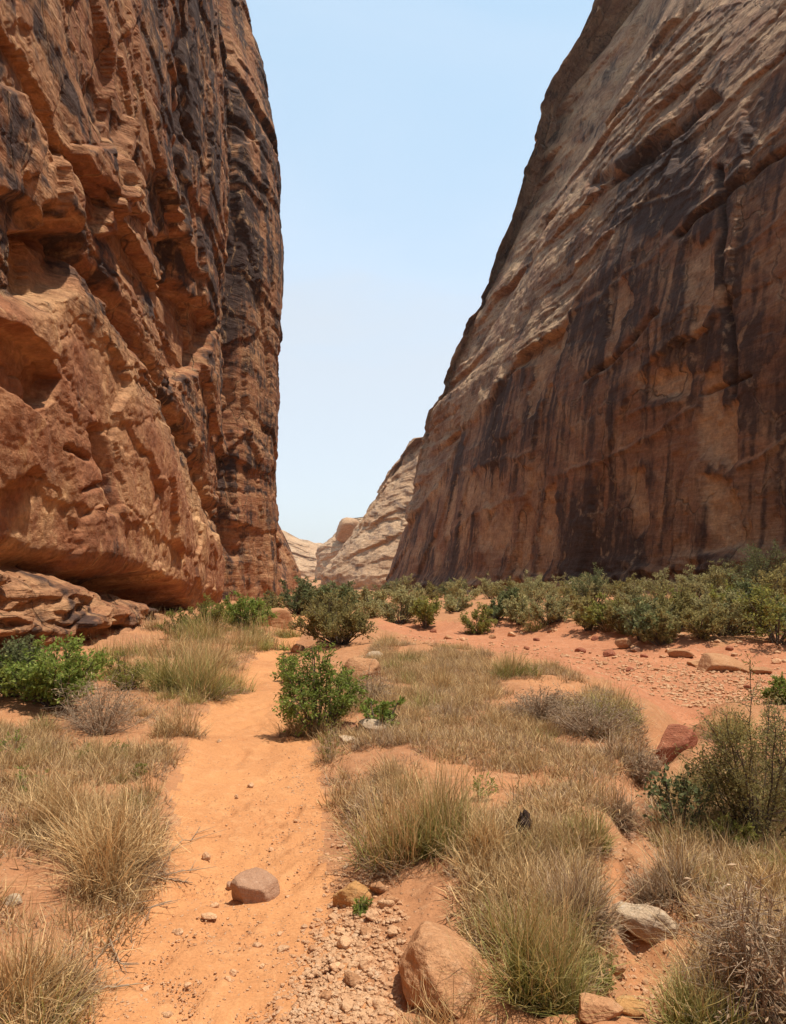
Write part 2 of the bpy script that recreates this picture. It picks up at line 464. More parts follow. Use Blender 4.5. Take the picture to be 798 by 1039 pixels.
# ------------------------------------------------------------------ ground sheets
ys = np.concatenate([np.linspace(-400, -20, 8), np.linspace(-16, 0.8, 22), np.geomspace(1.0, 130, 640), np.geomspace(134, 2500, 26)])
rs = np.concatenate([[-400, -120, -40, -15, -6, -3, -1.8, -1.2], np.linspace(-0.95, 0.95, 470), [1.2, 1.8, 3, 6, 15, 40, 120, 400]])
YY, RR = np.meshgrid(ys, rs, indexing='ij')
SC = np.maximum(3.0, YY + 2.0)
SC = np.where(np.abs(RR) > 1.0, np.minimum(SC, 60), SC)
XX = RR * SC
XX = np.sign(XX) * np.minimum(np.abs(XX), 4000)
XX = np.where(np.abs(RR) > 1, np.sign(RR) * (np.minimum(.95 * np.maximum(3, YY + 2), 2500) + (np.abs(RR) - .95) * 6), XX)
ZZ = gz(XX, YY)
gf = np.random.default_rng(31)
for i in range(190):
    fy = 1.6 + 11 * gf.random() ** 1.4
    a_, b_ = np.interp(fy, TR[:, 0], TR[:, 1]), np.interp(fy, TR[:, 0], TR[:, 2])
    fx = a_ + (b_ - a_) * (.12 + .76 * gf.random()); ang = gf.normal(0, .25)
    near_ = (np.abs(XX - fx) < .4) & (np.abs(YY - fy) < .4)
    dx_, dy_ = XX[near_] - fx, YY[near_] - fy
    p_, q_ = dx_ * math.cos(ang) - dy_ * math.sin(ang), dx_ * math.sin(ang) + dy_ * math.cos(ang)
    rr = np.hypot(p_ / (.052 + .02 * (q_ > 0)), q_ / .145)
    ZZ[near_] += (.4 + .6 * gf.random()) * (-.016 * sstep(1.0, .75, rr) + .007 * np.exp(-((rr - 1.2) / .22) ** 2)) + 0
G = np.stack([XX, YY, ZZ], -1)
V = G.reshape(-1, 3); F = grid_faces(*XX.shape)[:, ::-1]
N = -grid_normals(G); N = np.where(N[..., 2:3] < 0, -N, N); Nf = N.reshape(-1, 3)
fc = V[F].mean(1)
xl = np.interp(fc[:, 1], TR[:, 0], TR[:, 1]); xr = np.interp(fc[:, 1], TR[:, 0], TR[:, 2])
wob = .10 * noise2(fc[:, 0] * 2.2, fc[:, 1] * 2.2, 21) + .04 * noise2(fc[:, 0] * 9, fc[:, 1] * 9, 22)
in_tr = (fc[:, 0] > xl + wob) & (fc[:, 0] < xr + wob) & (fc[:, 1] > -3) & (fc[:, 1] < 28)
in_wash = (poly_sd(fc[:, 0], fc[:, 1], WASH) < 0.25 + 4 * wob) & ~in_tr
for nm, mk, mt in (('path', in_tr, 'sand'), ('dry_wash', in_wash, 'wash'), ('ground', ~(in_tr | in_wash), 'soil')):
    o = link(nm, sub_mesh(nm, V, F, mk, None, Nf), None, M[mt]); tag(o, kind='structure')

# ------------------------------------------------------------------ cliffs
def smooth_line(P, n=4000):
    P = np.asarray(P, float)
    Q = np.vstack([2 * P[0] - P[1], P, 2 * P[-1] - P[-2]])
    out = []
    for i in range(1, len(Q) - 2):
        t = np.linspace(0, 1, 60, endpoint=False)[:, None]
        p0, p1, p2, p3 = Q[i - 1], Q[i], Q[i + 1], Q[i + 2]
        out.append(.5 * (2 * p1 + (p2 - p0) * t + (2 * p0 - 5 * p1 + 4 * p2 - p3) * t ** 2 + (3 * p1 - p0 - 3 * p2 + p3) * t ** 3))
    C = np.vstack(out + [P[-1:]])
    s = np.concatenate([[0], np.cumsum(np.linalg.norm(np.diff(C, axis=0), axis=1))])
    return C, s

def make_wall(base, side, res, rmin, rmax, nr, ztop, dmin=6.0):
    """columns along the foot line, rows up the face; spacing grows with distance. Returns u, base points, outward normals, heights"""
    C, s = smooth_line(base)
    su = [0.0]
    while su[-1] < s[-1]:
        p = [np.interp(su[-1], s, C[:, 0]), np.interp(su[-1], s, C[:, 1])]
        d = max(dmin, math.hypot(p[0], p[1]))
        if p[1] < -2: d *= 6
        su.append(su[-1] + d * res)
    u = np.array(su)
    B = np.stack([np.interp(u, s, C[:, 0]), np.interp(u, s, C[:, 1])], -1)
    T = np.gradient(B, axis=0)
    k = 9; ker = np.ones(k) / k
    Tp = np.pad(T, ((k // 2, k // 2), (0, 0)), mode='edge')
    T = np.stack([np.convolve(Tp[:, i], ker, 'valid') for i in (0, 1)], -1)
    T /= np.linalg.norm(T, axis=1, keepdims=True)
    Nn = np.stack([T[:, 1], -T[:, 0]], -1) * side
    d = np.maximum(dmin, np.hypot(B[:, 0], B[:, 1]))
    r = np.linspace(rmin, rmax, nr)
    Z = d[:, None] * r[None]
    top = np.linspace(0, 1, 26)[1:] ** 1.3
    zt = np.maximum(ztop, Z[:, -1] * 1.05)
    Z2 = Z[:, -1:] + (zt[:, None] - Z[:, -1:]) * top[None]
    return u, B, Nn, np.concatenate([Z, Z2], 1)

def rock_relief(u, z, s, dip=0.03, big=1.0, bed=1.0, joint=1.0, fine=1.0, k=1.0, shear=0.0, bl=1.0):
    """relief of a jointed, cross-bedded sandstone face: big swells, broken slabs with sharp edges, bedding ledges, fine grain"""
    jag = lambda a, q: .26 * k * fbm2(u / (3.2 * k), z / (3.2 * k), s + a, 3) + .12 * k * fbm2(u / (.55 * k), z / (.55 * k), s + a + 5, 3, .6)
    uw = u + jag(1, 0) + .4 * k * noise2(u / (9 * k), z / (9 * k), s + 9)
    zw = z + jag(11, 0) + .6 * k * noise2(u / (16 * k), z / (11 * k), s + 10) + dip * u
    D = big * k * 1.1 * fbm2(u / (17 * k), z / (15 * k), s + 20, 3)
    bm = sstep(-.30, .30, fbm2(u / (13 * k), z / (9 * k), s + 33, 2))
    def cells(su, sz, amp, til, q, sh=0.0):
        f1, f2, idv, dx, dy = worley2((uw + sh * z) / (su * k), (zw + shear * u) / (sz * k), s + q)
        return amp * k * ((idv - .5) + til * ((idv * 7 % 1 - .5) * dx * 2 + (idv * 13 % 1 - .7) * dy * 2)) - min(amp, .35) * k * .34 * np.exp(-((f2 - f1) / (.05 / max(1, min(su, sz)))) ** 2), idv
    c1, id1 = cells(5.5, 10, .85, .7, 40, .15)
    c2, id2 = cells(2.1, 5.6, .38, .8, 50, -.1)
    c3, _ = cells(.8, 2.4, .10, .6, 60)
    c4, _ = cells(.33, .7, .022, .4, 70)
    b1, _ = cells(9 * bl, 1.7, .62, .45, 80)
    b2, _ = cells(3.6 * bl, .60, .17, .5, 90)
    b3, _ = cells(1.4 * bl, .20, .04, .4, 100)
    D = D + joint * (c1 + (1.15 - bm) * (c2 + c3) + c4) + bed * (.35 + .9 * bm) * (b1 + b2 + b3)
    D = D + fine * k * (.06 * fbm2(u / (.9 * k), z / (1.2 * k), s + 110, 4, .6))
    return D, zw, bm, id2

def finish_wall(name, u, B, Nn, Z, D, attrs, mat, extra_back=45, split=None):
    for ax in (0, 1):                                   # one light smoothing pass, so that slanted breaks do not stair-step
        Dp = np.pad(D, [(1, 1) if a == ax else (0, 0) for a in (0, 1)], mode='edge')
        n_ = D.shape[ax]
        D = .25 * np.take(Dp, range(0, n_), ax) + .5 * np.take(Dp, range(1, n_ + 1), ax) + .25 * np.take(Dp, range(2, n_ + 2), ax)
    P = np.empty(Z.shape + (3,))
    P[..., 0] = B[:, None, 0] + Nn[:, None, 0] * D
    P[..., 1] = B[:, None, 1] + Nn[:, None, 1] * D
    P[..., 2] = Z
    # plateau behind the rim, so that the cliff is a body and not a sheet
    cap = P[:, -1:].copy(); cap[..., 0] -= Nn[:, None, 0] * extra_back; cap[..., 1] -= Nn[:, None, 1] * extra_back; cap[..., 2] += 3
    P = np.concatenate([P, cap], 1)
    A = {k: np.concatenate([a, a[:, -1:]], 1).ravel() for k, a in attrs.items()}
    F = grid_faces(*P.shape[:2])
    Vv = P.reshape(-1, 3)
    N = grid_normals(P)
    dirn = np.concatenate([Nn, np.zeros((len(Nn), 1))], 1)[:, None]
    if ((N * dirn).sum(-1)).mean() < 0: F = F[:, ::-1]; N = -N
    if split is None:
        me = mesh_np(name, Vv, F, A)
        return link(name, me, None, mat), P
    root = empty(name, (0, 0, 0))
    sp_ = np.concatenate([split, split[:, -1:]], 1).ravel()
    fm = sp_[F].mean(1) > .5
    link('rock_face', sub_mesh('rock_face', Vv, F, ~fm, A, N.reshape(-1, 3)), root, mat)
    link('base_ledge', sub_mesh('base_ledge', Vv, F, fm, A, N.reshape(-1, 3)), root, mat)
    return root, P

# ---- left cliff
u, B, Nn, Z = make_wall(LW_BASE, 1, .0033, -.16, .86, 820, 58)
PXb, PYb, _ = project(np.stack([B[:, None, 0] + 0 * Z, B[:, None, 1] + 0 * Z, Z], -1))
Uu = np.repeat(u[:, None], Z.shape[1], 1)
Yb = np.repeat(B[:, 1:2], Z.shape[1], 1)
near = sstep(42, 36, Yb)
D, zw, bm, idv = rock_relief(Uu, Z, 3, .02, big=.24, bed=.54, joint=.36, fine=.7, bl=2.3)
slab = sstep(10, -25, poly_sd(PXb, PYb, [(-400, 300), (60, 300), (110, 340), (160, 440), (215, 530), (240, 575), (235, 620), (150, 600), (60, 575), (-400, 500)])) * near
D0 = .22 * fbm2(Uu / 6, Z / 5, 91, 2) + .035 * fbm2(Uu / .6, Z / .6, 92, 4, .6) + .28 + .20 * D
_f1, _f2, _ids, _dx, _dy = worley2((Uu + .35 * fbm2(Uu / 1.2, Z / 1.2, 94, 4)) / 2.8, (Z + .25 * fbm2(Uu / 1.2, Z / 1.2, 95, 4) + .12 * Uu) / 1.9, 96)
D0 = D0 + .20 * (_ids - .5) + .22 * (_ids * 7 % 1 - .5) * _dx - .06 * np.exp(-((_f2 - _f1) / .02) ** 2)
D = D * (1 - slab) + D0 * slab
def inside(poly, soft=4): return sstep(soft, -soft, poly_sd(PXb + 5 * fbm2(Uu / 1.2, Z / 1.2, 70, 3), PYb + 5 * fbm2(Uu / 1.2, Z / 1.2, 75, 3), poly))
def groove(pts, w): return np.exp(-(line_d(PXb + 6 * fbm2(Uu / 1.5, Z / 1.5, 71, 3), PYb + 6 * fbm2(Uu / 1.5, Z / 1.5, 76, 3), pts) / w) ** 2)
D -= .42 * inside([(-40, 320), (0, 336), (28, 362), (50, 384), (43, 404), (25, 414), (20, 426), (-40, 380)], 2)
D -= .35 * groove([(86, 434), (92, 452), (97, 476), (98, 520)], 4) + .22 * groove([(56, 452), (75, 462), (82, 466)], 3) + .15 * groove([(72, 498), (88, 491), (97, 494)], 2.5)
D -= .6 * groove([(50, 210), (80, 255), (110, 300), (150, 380), (185, 440), (215, 505), (238, 560)], 7)
D += .3 * inside([(-60, 80), (20, 90), (70, 190), (78, 240), (55, 235), (20, 200), (-60, 190)], 5)
D -= .75 * inside([(158, 268), (190, 288), (216, 332), (204, 372), (182, 388), (166, 350)], 3)
D -= .55 * inside([(20, 240), (60, 232), (85, 262), (60, 300), (20, 300)], 5)
D += .35 * inside([(128, 116), (132, 130), (122, 190), (112, 240), (98, 240), (112, 180)], 2)
D -= .4 * inside([(150, 235), (185, 245), (180, 290), (160, 270)], 3)
D -= .5 * groove([(183, 0), (186, 120), (182, 210), (190, 300)], 5) + .4 * groove([(222, 0), (226, 150), (224, 300), (232, 420), (238, 520)], 4)
# foot: bedded ledge below, dark cavity under the lip of the slab
lip = np.interp(Yb, [4, 8, 11, 14, 17, 20, 24, 27], [2.1, 1.95, 1.75, 1.45, 1.15, .95, .7, .2])
nearfoot = sstep(27, 24, Yb)
lipw = lip + .16 * fbm2(Uu / 2.0, Z / 3, 80, 3) + .16 * (idv - .5)
led = sstep(.10, -.10, Z - lipw) * nearfoot
lw_ = Z + .10 * fbm2(Uu / 1.5, Z / 1.5, 85, 3)
_, _, i1, _, _ = worley2((Uu + .3 * fbm2(Uu / .5, Z / .5, 86, 3)) / 3.4, lw_ / .34, 87)
_, _, i2, _, _ = worley2((Uu + .2 * fbm2(Uu / .3, Z / .3, 88, 3)) / 1.3, lw_ / .13, 89)
beds = .34 * (i1 - .5) + .16 * (i2 - .5) + .16 * fbm2(Uu / 2.6, Z / 2, 83, 3) + .04 * fbm2(Uu / .4, Z / .25, 84, 3)
D = D * (1 - led) + led * (.42 + .25 * sstep(0, -1.3, Z - lipw) + beds)
D -= nearfoot * np.exp(-((Z - lipw) / .22) ** 2) * (.40 + .40 * sstep(11, 19, Yb))
D -= 1.3 * inside([(100, 588), (140, 583), (178, 596), (192, 620), (176, 634), (135, 612)], 4)
back = np.interp(Z, [0, 18, 24, 30, 38, 60, 90], [0, -.1, -.3, .1, 1.4, 8, 22])
D = D - back - sstep(55, 64, Yb) * np.interp(Z, [-2, 1, 5, 14], [0, 0, 1.7, 7])
gap = sstep(37, 39.5, Yb) * sstep(43.5, 41.5, Yb)
varn = .30 + .50 * noise2(Uu / 1.1 + 2 * noise2(Uu / 4, Z / 9, 3), Z / 14, 60) + .34 * fbm2(Uu / 9, zw / 1.6, 61, 4) + .22 * sstep(60, 230, PXb) * sstep(430, 200, PYb) + .12 * (idv - .5)
varn = varn + .06 - .42 * slab - .12 * led + .16 * slab * fbm2(Uu / 2.5, Z / 2, 65, 4) + (.08 + .55 * noise2(Uu / .7, Z / 11, 64)) * (inside([(183, 60), (215, 80), (218, 200), (190, 280), (174, 230)], 10) + inside([(236, 60), (282, 120), (288, 280), (268, 330), (246, 220)], 12))
varn += (1 - slab) * (.30 * np.tanh(2.2 * noise2(Uu / 6, zw / .42, 66)) * sstep(-.3, .3, noise2(Uu / 7, Z / 5, 67)) + .18 * noise2(Uu / 2.2, zw / .16, 68))
varn += .45 * groove([(0, 130), (12, 200), (8, 290)], 14) + .10 * gap  # darkens the edge recess and the gap: their shade put into the varnish mask
varn -= .6 * inside([(158, 268), (190, 288), (216, 332), (204, 372), (182, 388), (166, 350)], 3) + .8 * inside([(128, 116), (132, 130), (122, 190), (112, 240), (98, 240), (112, 180)], 2)
pale = .16 + .5 * slab * sstep(420, 540, PYb) * fbm2(Uu / .8, Z / .8, 69, 4, .65) + .6 * fbm2(Uu / 3, Z / 3, 62, 4) * (.5 + .5 * slab) + .05 * led + .4 * groove([(50, 300), (90, 330), (150, 420), (215, 540)], 18)
pale = np.clip(pale, 0, 1)
cl, _ = finish_wall('cliff', u, B, Nn, Z, D, {'varn': np.clip(varn, 0, 1), 'pale': pale, 'smooth': slab * (1 - led)}, M['left'], split=led)
tag(cl, kind='structure', label='sunlit orange brown sandstone cliff rising on the left of the trail')

# ---- right cliff
u, B, Nn, Z = make_wall(RW_BASE, -1, .0028, -.10, .86, 680, 95, 12)
PXb, PYb, _ = project(np.stack([B[:, None, 0] + 0 * Z, B[:, None, 1] + 0 * Z, Z], -1))
Uu = np.repeat(u[:, None], Z.shape[1], 1); Yb = np.repeat(B[:, 1:2], Z.shape[1], 1)
farb = np.interp(Z, [-2, 0, 7.8, 13, 17, 19.4, 20.8, 22, 30.5, 42.4, 57, 67, 95], [0, .3, 2.4, 3.7, 4.6, 5.2, 5.8, 6.9, 10.4, 15.8, 20.6, 27.6, 46])
nearb = np.interp(Z, [-2, 0, 12, 20, 26, 32, 42, 57, 67, 95], [0, 0, 1.2, 2.8, 4.8, 7.8, 13, 20, 27, 46])
w = sstep(80, 45, Yb)
back = farb * (1 - w) + nearb * w
zb = np.interp(Yb, [20, 30, 42, 58, 72, 84], [26, 25, 22, 18, 11, 5]) + 3.4 * fbm2(Uu / 11, Z / 11, 201, 5)
up = sstep(-1.2, 1.2, Z - zb)                      # bedded lighter rock above, smooth varnished wall below
D1, zw, bm, idv = rock_relief(Uu, Z, 103, .10, big=.5, bed=.85, joint=.34, k=1.3, shear=-.12, bl=2.4)
D2, _, _, idv2 = rock_relief(Uu, Z, 133, .02, big=.14, bed=.12, joint=.30, fine=.5, k=1.4, bl=2)
D = D1 * up + D2 * (1 - up) + .25 * np.exp(-((Z - zb - .5) / 1.0) ** 2)
D -= back
foot = sstep(2.2, .2, Z - gz(B[:, None, 0] + 0 * Z, Yb, False))
D += foot * (.5 + .5 * fbm2(Uu / 2.5, Z / .8, 211, 3))
streak = noise2(Uu / .9 + .6 * noise2(Uu / 5, Z / 6, 5), Z / 30, 221) + .6 * noise2(Uu / .33, Z / 16, 222)
patch = fbm2(Uu / 9, Z / 12, 223, 4)
varn = (1 - up) * (.54 + .24 * streak + .50 * patch + .30 * (idv2 - .5)) + up * (.25 + .32 * fbm2(Uu / 7, (Z - .6 * Uu) / 3.2, 224, 4) + .22 * noise2(Uu / 2, Z / 20, 225))
def ins2(poly, soft=4): return sstep(soft, -soft, poly_sd(PXc + 11 * fbm2(Uu / 1.2, Z / 5, 230, 5, .6), PYc + 7 * fbm2(Uu / 2.5, Z / 2.5, 235, 3), poly))
PXc, PYc, _ = project(np.stack([B[:, None, 0] - Nn[:, None, 0] * back, B[:, None, 1] - Nn[:, None, 1] * back, Z], -1))
_f1, _f2, _id, _, _ = worley2((Uu + .5 * fbm2(Uu / 1.5, Z / 1.5, 270, 3)) / 2.2, (Z + .5 * fbm2(Uu / 1.5, Z / 1.5, 271, 3)) / 5.5, 272)
scar = (_id > .86) * (1 - up) * sstep(-.2, .2, noise2(Uu / 9, Z / 9, 273))
fresh = .75 * scar + ins2([(655, 385), (690, 368), (702, 385), (690, 402), (660, 402)]) + ins2([(712, 380), (735, 360), (742, 420), (752, 470), (735, 480), (715, 440)]) + .7 * ins2([(480, 480), (505, 470), (520, 530), (515, 565), (485, 555)]) \
    + .7 * ins2([(640, 480), (655, 475), (660, 530), (640, 540)]) + .8 * ins2([(720, 480), (745, 490), (760, 560), (725, 560)]) + .8 * ins2([(700, 255), (730, 235), (735, 310), (705, 345)])
varn -= .8 * np.clip(fresh, 0, 1)
varn += .5 * ins2([(625, 160), (700, 120), (712, 160), (690, 240), (620, 230)], 10) + .5 * groove([(0, 0), (0, 1)], 1) * 0
D -= .28 * np.clip(fresh, 0, 1)
varn += (1 - up) * .28 * sstep(.15, .5, noise2(Uu / .55, Z / 22, 251)) * sstep(-.2, .3, noise2(Uu / 5, Z / 7, 255)) - (1 - up) * .35 * sstep(.25, .5, noise2(Uu / .45, Z / 9, 252)) * sstep(-.1, .3, noise2(Uu / 6, Z / 8, 253))
# long vertical joint and slanted cracks
def gr2(pts, w): return np.exp(-(line_d(PXc + 4 * fbm2(Uu / 3, Z / 3, 240, 3), PYc + 4 * fbm2(Uu / 3, Z / 3, 241, 3), pts) / w) ** 2)
D -= .6 * gr2([(732, 170), (738, 260), (742, 330), (744, 400)], 3) + .5 * gr2([(598, 385), (640, 350), (672, 318)], 3) + .5 * gr2([(690, 240), (740, 195), (798, 150)], 3) + .4 * gr2([(715, 400), (730, 395), (760, 380)], 2)
D -= .9 * gr2([(606, 188), (650, 160), (700, 120), (722, 100)], 5)
varn += .4 * gr2([(732, 170), (738, 260), (742, 330)], 4)
for pts_ in ([(598, 388), (640, 353), (672, 320)], [(540, 340), (600, 302), (680, 243), (798, 122)], [(735, 262), (798, 212)], [(470, 475), (540, 455)], [(690, 402), (640, 418)], [(560, 480), (640, 452), (700, 410)],
             [(430, 560), (475, 520), (530, 500)], [(752, 470), (798, 440)], [(620, 215), (700, 190), (770, 100)]):
    gg = gr2(pts_, 1.6) * sstep(-.25, .25, noise2(Uu / 2.2, Z / 2.2, 260))
    varn -= .7 * gg; D += .12 * gr2([(x_ + 2, y_ + 3) for x_, y_ in pts_], 2.5)
pale = np.clip(.14 + .36 * up + .7 * fbm2(Uu / 5, (Z - .5 * Uu) / 2.0, 226, 4) + .5 * np.exp(-((Z - zb - .4) / .8) ** 2) + .8 * np.clip(fresh, 0, 1) + .4 * foot, 0, 1)
cr, _ = finish_wall('cliff', u, B, Nn, Z, D, {'varn': np.clip(varn, 0, 1), 'pale': pale, 'smooth': .5 * (1 - up)}, M['right'])
tag(cr, kind='structure', label='tall dark varnished sandstone cliff leaning back on the right side')

# ---- far canyon slopes
def far_slope(name, base, side, prof, crest, label, seed, k, varn0=.1, res=.0030, dmin=80):
    """foot line, slope profile (height -> setback) and crest height along the foot line (by x, at the foot)"""
    u, B, Nn, Z = make_wall(base, side, res, -.03, .30, 200, 60, dmin)
    zn = (Z - Z[:, :1]) / (Z[:, -1:] - Z[:, :1])
    i = np.arange(len(u)) / (len(u) - 1)
    cr = np.interp(B[:, 0], *crest) + .5 * k * fbm2(u / (4 * k), 0 * u, seed + 9, 4)
    Z = -4 + (cr[:, None] + 4) * zn ** .8
    Uu = np.repeat(u[:, None], Z.shape[1], 1)
    D, zw, bm, idv = rock_relief(Uu, Z, seed, .16, big=.7, bed=.8, joint=.5, k=k, bl=1.8, shear=.15)
    D = D + .25 * k * fbm2(Uu / (2.5 * k), Z / (1.5 * k), seed + 3, 5, .65)
    D = D - np.interp(Z, *prof)
    vv = varn0 + .12 + .45 * fbm2(Uu / 9, (Z - .4 * Uu) / 2.2, seed + 5, 5, .65)
    pl = np.clip(.4 + .6 * fbm2(Uu / 10, zw / 2.5, seed + 6, 3), 0, 1)
    o, P = finish_wall(name, u, B, Nn, Z, D, {'varn': np.clip(vv, 0, 1), 'pale': pl}, M['far'], 40)
    return tag(o, kind='structure', label=label)
far_slope('canyon_slope', [(60, 95), (22, 116), (2, 128), (-9, 136), (-13.5, 143), (-13, 152), (-4, 166), (30, 185), (80, 200)], -1,
          ([-6, 0, 4, 10, 20, 32, 60], [-.5, 0, 2.6, 6.4, 13.6, 22, 40]), ([0, 1], [27, 27]), 'bright cream sandstone slope beyond the corner of the right cliff', 301, 1.6)
far_slope('canyon_slope', [(70, 190), (20, 212), (-14, 226), (-24, 236), (-23, 248), (0, 270), (60, 300)], -1,
          ([-8, 0, 8, 11.4, 15.4, 19, 40], [-.5, 0, 2.2, 6.5, 9.3, 12, 30]), ([0, 1], [17, 17]), 'pale far slope below a small knob near the end of the canyon', 341, 2.0)
far_slope('canyon_slope', [(-120, 225), (-72, 272), (-50, 292), (-34, 302), (-16, 308), (30, 318), (90, 320)], 1,
          ([-8, 0, 6, 14, 22, 40, 70], [-1, 0, 7, 18, 30, 70, 140]), ([-90, -52, -43, -31, -18, 0], [44, 27, 21.5, 12.5, 9, 9]), 'hazy pale hillside closing the far end of the canyon', 381, 2.4)

# ------------------------------------------------------------------ generators: blades, shrubs, rocks
def blade_set(n, R0, L, lean=.9, droop=.5, w=.006, seg=4, seed=0, up=.15, lvar=.68, bias=(0, 0)):
    """n curved grass blades growing from a round base. Returns vertices, quads, height along blade, per-blade random"""
    g = np.random.default_rng(seed)
    r = R0 * np.sqrt(g.random(n)); ph = g.random(n) * 2 * math.pi
    az = ph + g.normal(0, .85, n)
    th0 = up + lean * (r / max(R0, 1e-6)) * (.25 + .75 * g.random(n)) + g.normal(0, .26, n)
    flatb = g.random(n) < .16
    th0 = np.where(flatb, .75 + .7 * g.random(n), th0)
    Ls = L * (1 - lvar * g.random(n)) * (1 - .25 * r / max(R0, 1e-6))
    dr = droop * np.where(g.random(n) < .18, -.4 + 3.2 * g.random(n), .2 + g.random(n) * 1.2)
    p = np.stack([r * np.cos(ph), r * np.sin(ph), np.full(n, -.02)], -1)
    tw = az + math.pi / 2 + g.normal(0, .9, n)
    side = np.stack([np.cos(tw), np.sin(tw), 0 * tw], -1)
    W = w * (.6 + .8 * g.random(n))
    Vs = []; H = []
    wob = g.normal(0, .34, (seg + 1, n)); bent = g.normal(0, .16, (seg + 1, n))
    for i in range(seg + 1):
        t = i / seg
        ww = W * (1 - .92 * t ** 1.3)
        Vs += [p - side * ww[:, None] / 2, p + side * ww[:, None] / 2]; H += [np.full(n, t)] * 2
        th = th0 + dr * (t + .5 / seg) ** 1.4 + bent[i]
        a2 = az + wob[i] * 2
        st = Ls / seg
        p = p + np.stack([np.sin(th) * np.cos(a2) * st, np.sin(th) * np.sin(a2) * st, np.cos(th) * st], -1)
    Vv = np.stack(Vs, 1)                       # n, 2(seg+1), 3
    hz = np.clip(Vv[..., 2:3] / max(L, 1e-6), 0, 1.2) ** 1.5
    Vv = Vv + hz * np.array([bias[0], bias[1], -.35 * math.hypot(*bias)]) * L
    k = 2 * (seg + 1)
    q = np.array([[2 * i, 2 * i + 1, 2 * i + 3, 2 * i + 2] for i in range(seg)])
    F = (np.arange(n)[:, None, None] * k + q[None]).reshape(-1, 4)
    rnd = np.repeat(g.random(n)[:, None], k, 1)
    return Vv.reshape(-1, 3), F, np.stack(H, 1).ravel(), rnd.ravel()

def tubes(lines, rad, sides=4):
    """lines: list of (k,3) polylines; rad: (start, end) radius each"""
    Vs, Fs, off = [], [], 0
    for P, (r0, r1) in zip(lines, rad):
        P = np.asarray(P); k = len(P)
        T = np.gradient(P, axis=0); T /= np.maximum(1e-9, np.linalg.norm(T, axis=1, keepdims=True))
        a = np.cross(T, [0.31, 0.2, .93]); a /= np.maximum(1e-6, np.linalg.norm(a, axis=1, keepdims=True)); b = np.cross(T, a)
        ang = np.arange(sides) * 2 * math.pi / sides
        r = np.linspace(r0, r1, k)[:, None, None]
        ring = P[:, None] + r * (np.cos(ang)[None, :, None] * a[:, None] + np.sin(ang)[None, :, None] * b[:, None])
        Vs.append(ring.reshape(-1, 3))
        i = np.arange(k - 1)[:, None]; j = np.arange(sides)[None]; jn = (j + 1) % sides
        Fs.append(off + np.stack([i * sides + j, i * sides + jn, (i + 1) * sides + jn, (i + 1) * sides + j], -1).reshape(-1, 4))
        off += k * sides
    return np.vstack(Vs), np.vstack(Fs)

def shrub_data(seed, W, H, nstem=14, ntwig=9, nleaf=14, leaf=.03, aspect=.5, spread=1.0, low=.15, twl=.3, r0=.012, droopy=0.0):
    """branching shrub: returns (stem V,F), (leaf V,F,ht,rnd)"""
    g = np.random.default_rng(seed)
    lines, rad, LP, LD = [], [], [], []
    for i in range(nstem):
        az = g.random() * 2 * math.pi
        q = g.random() ** .5 * (.75 + .5 * g.random())
        top = np.array([math.cos(az) * W / 2 * q * spread, math.sin(az) * W / 2 * q * spread, H * (1 - .45 * min(q, 1) ** 2) * (.55 + .5 * g.random())])
        base = np.array([math.cos(az), math.sin(az), 0]) * W * .08 * g.random(); base[2] = -.03
        mid = (base + top) / 2 + np.array([g.normal(0, .06) * W, g.normal(0, .06) * W, H * .05 - q * H * .06])
        t = np.linspace(0, 1, 7)[:, None]
        P = (1 - t) ** 2 * base + 2 * t * (1 - t) * mid + t ** 2 * top + g.normal(0, .012, (7, 3)) * H * t
        lines.append(P); rad.append((r0 * (.6 + .7 * g.random()), r0 * .22))
        for j in range(ntwig):
            tt = low + (1 - low) * g.random() ** .8
            o = np.array([np.interp(tt * 6, range(7), P[:, c]) for c in range(3)])
            d = np.array([math.cos(az) * .5 + g.normal(0, .7), math.sin(az) * .5 + g.normal(0, .7), .55 + g.normal(0, .45) - droopy])
            d /= np.linalg.norm(d)
            L = twl * H * (.4 + .8 * g.random()) * (1.1 - .5 * tt)
            e = o + d * L
            e[2] = max(e[2], .03 * H)
            tl = np.stack([o, (o + e) / 2 + g.normal(0, .05, 3) * L, e])
            lines.append(tl); rad.append((r0 * .26, r0 * .10))
            s = g.random(nleaf) ** .7
            pp = np.where(s[:, None] < .5, tl[0] + (tl[1] - tl[0]) * s[:, None] * 2, tl[1] + (tl[2] - tl[1]) * (s[:, None] - .5) * 2)
            LP.append(pp + g.normal(0, .022 * H * (.5 if leaf < .02 else 1), (nleaf, 3))); LD.append(np.repeat(d[None], nleaf, 0))
    LP = np.vstack(LP); LD = np.vstack(LD)
    n = len(LP)
    LP[:, 2] = np.maximum(LP[:, 2], .015)
    d = LD * .6 + g.normal(0, .6, (n, 3)); d /= np.linalg.norm(d, axis=1, keepdims=True)
    sd_ = np.cross(d, g.normal(0, 1, (n, 3))); sd_ /= np.linalg.norm(sd_, axis=1, keepdims=True)
    sz = leaf * (.55 + .8 * g.random(n))[:, None]
    nn = np.cross(d, sd_)
    Vv = np.stack([LP, LP + d * sz * .5 + sd_ * sz * aspect * .5 + nn * sz * .08, LP + d * sz, LP + d * sz * .5 - sd_ * sz * aspect * .5 + nn * sz * .08], 1).reshape(-1, 3)
    F = np.arange(4 * n).reshape(n, 4)
    hh = np.clip(LP[:, 2] / H, 0, 1)
    return tubes(lines, rad, 4), (Vv, F, np.repeat(.3 + .7 * hh, 4), np.repeat(g.random(n), 4))

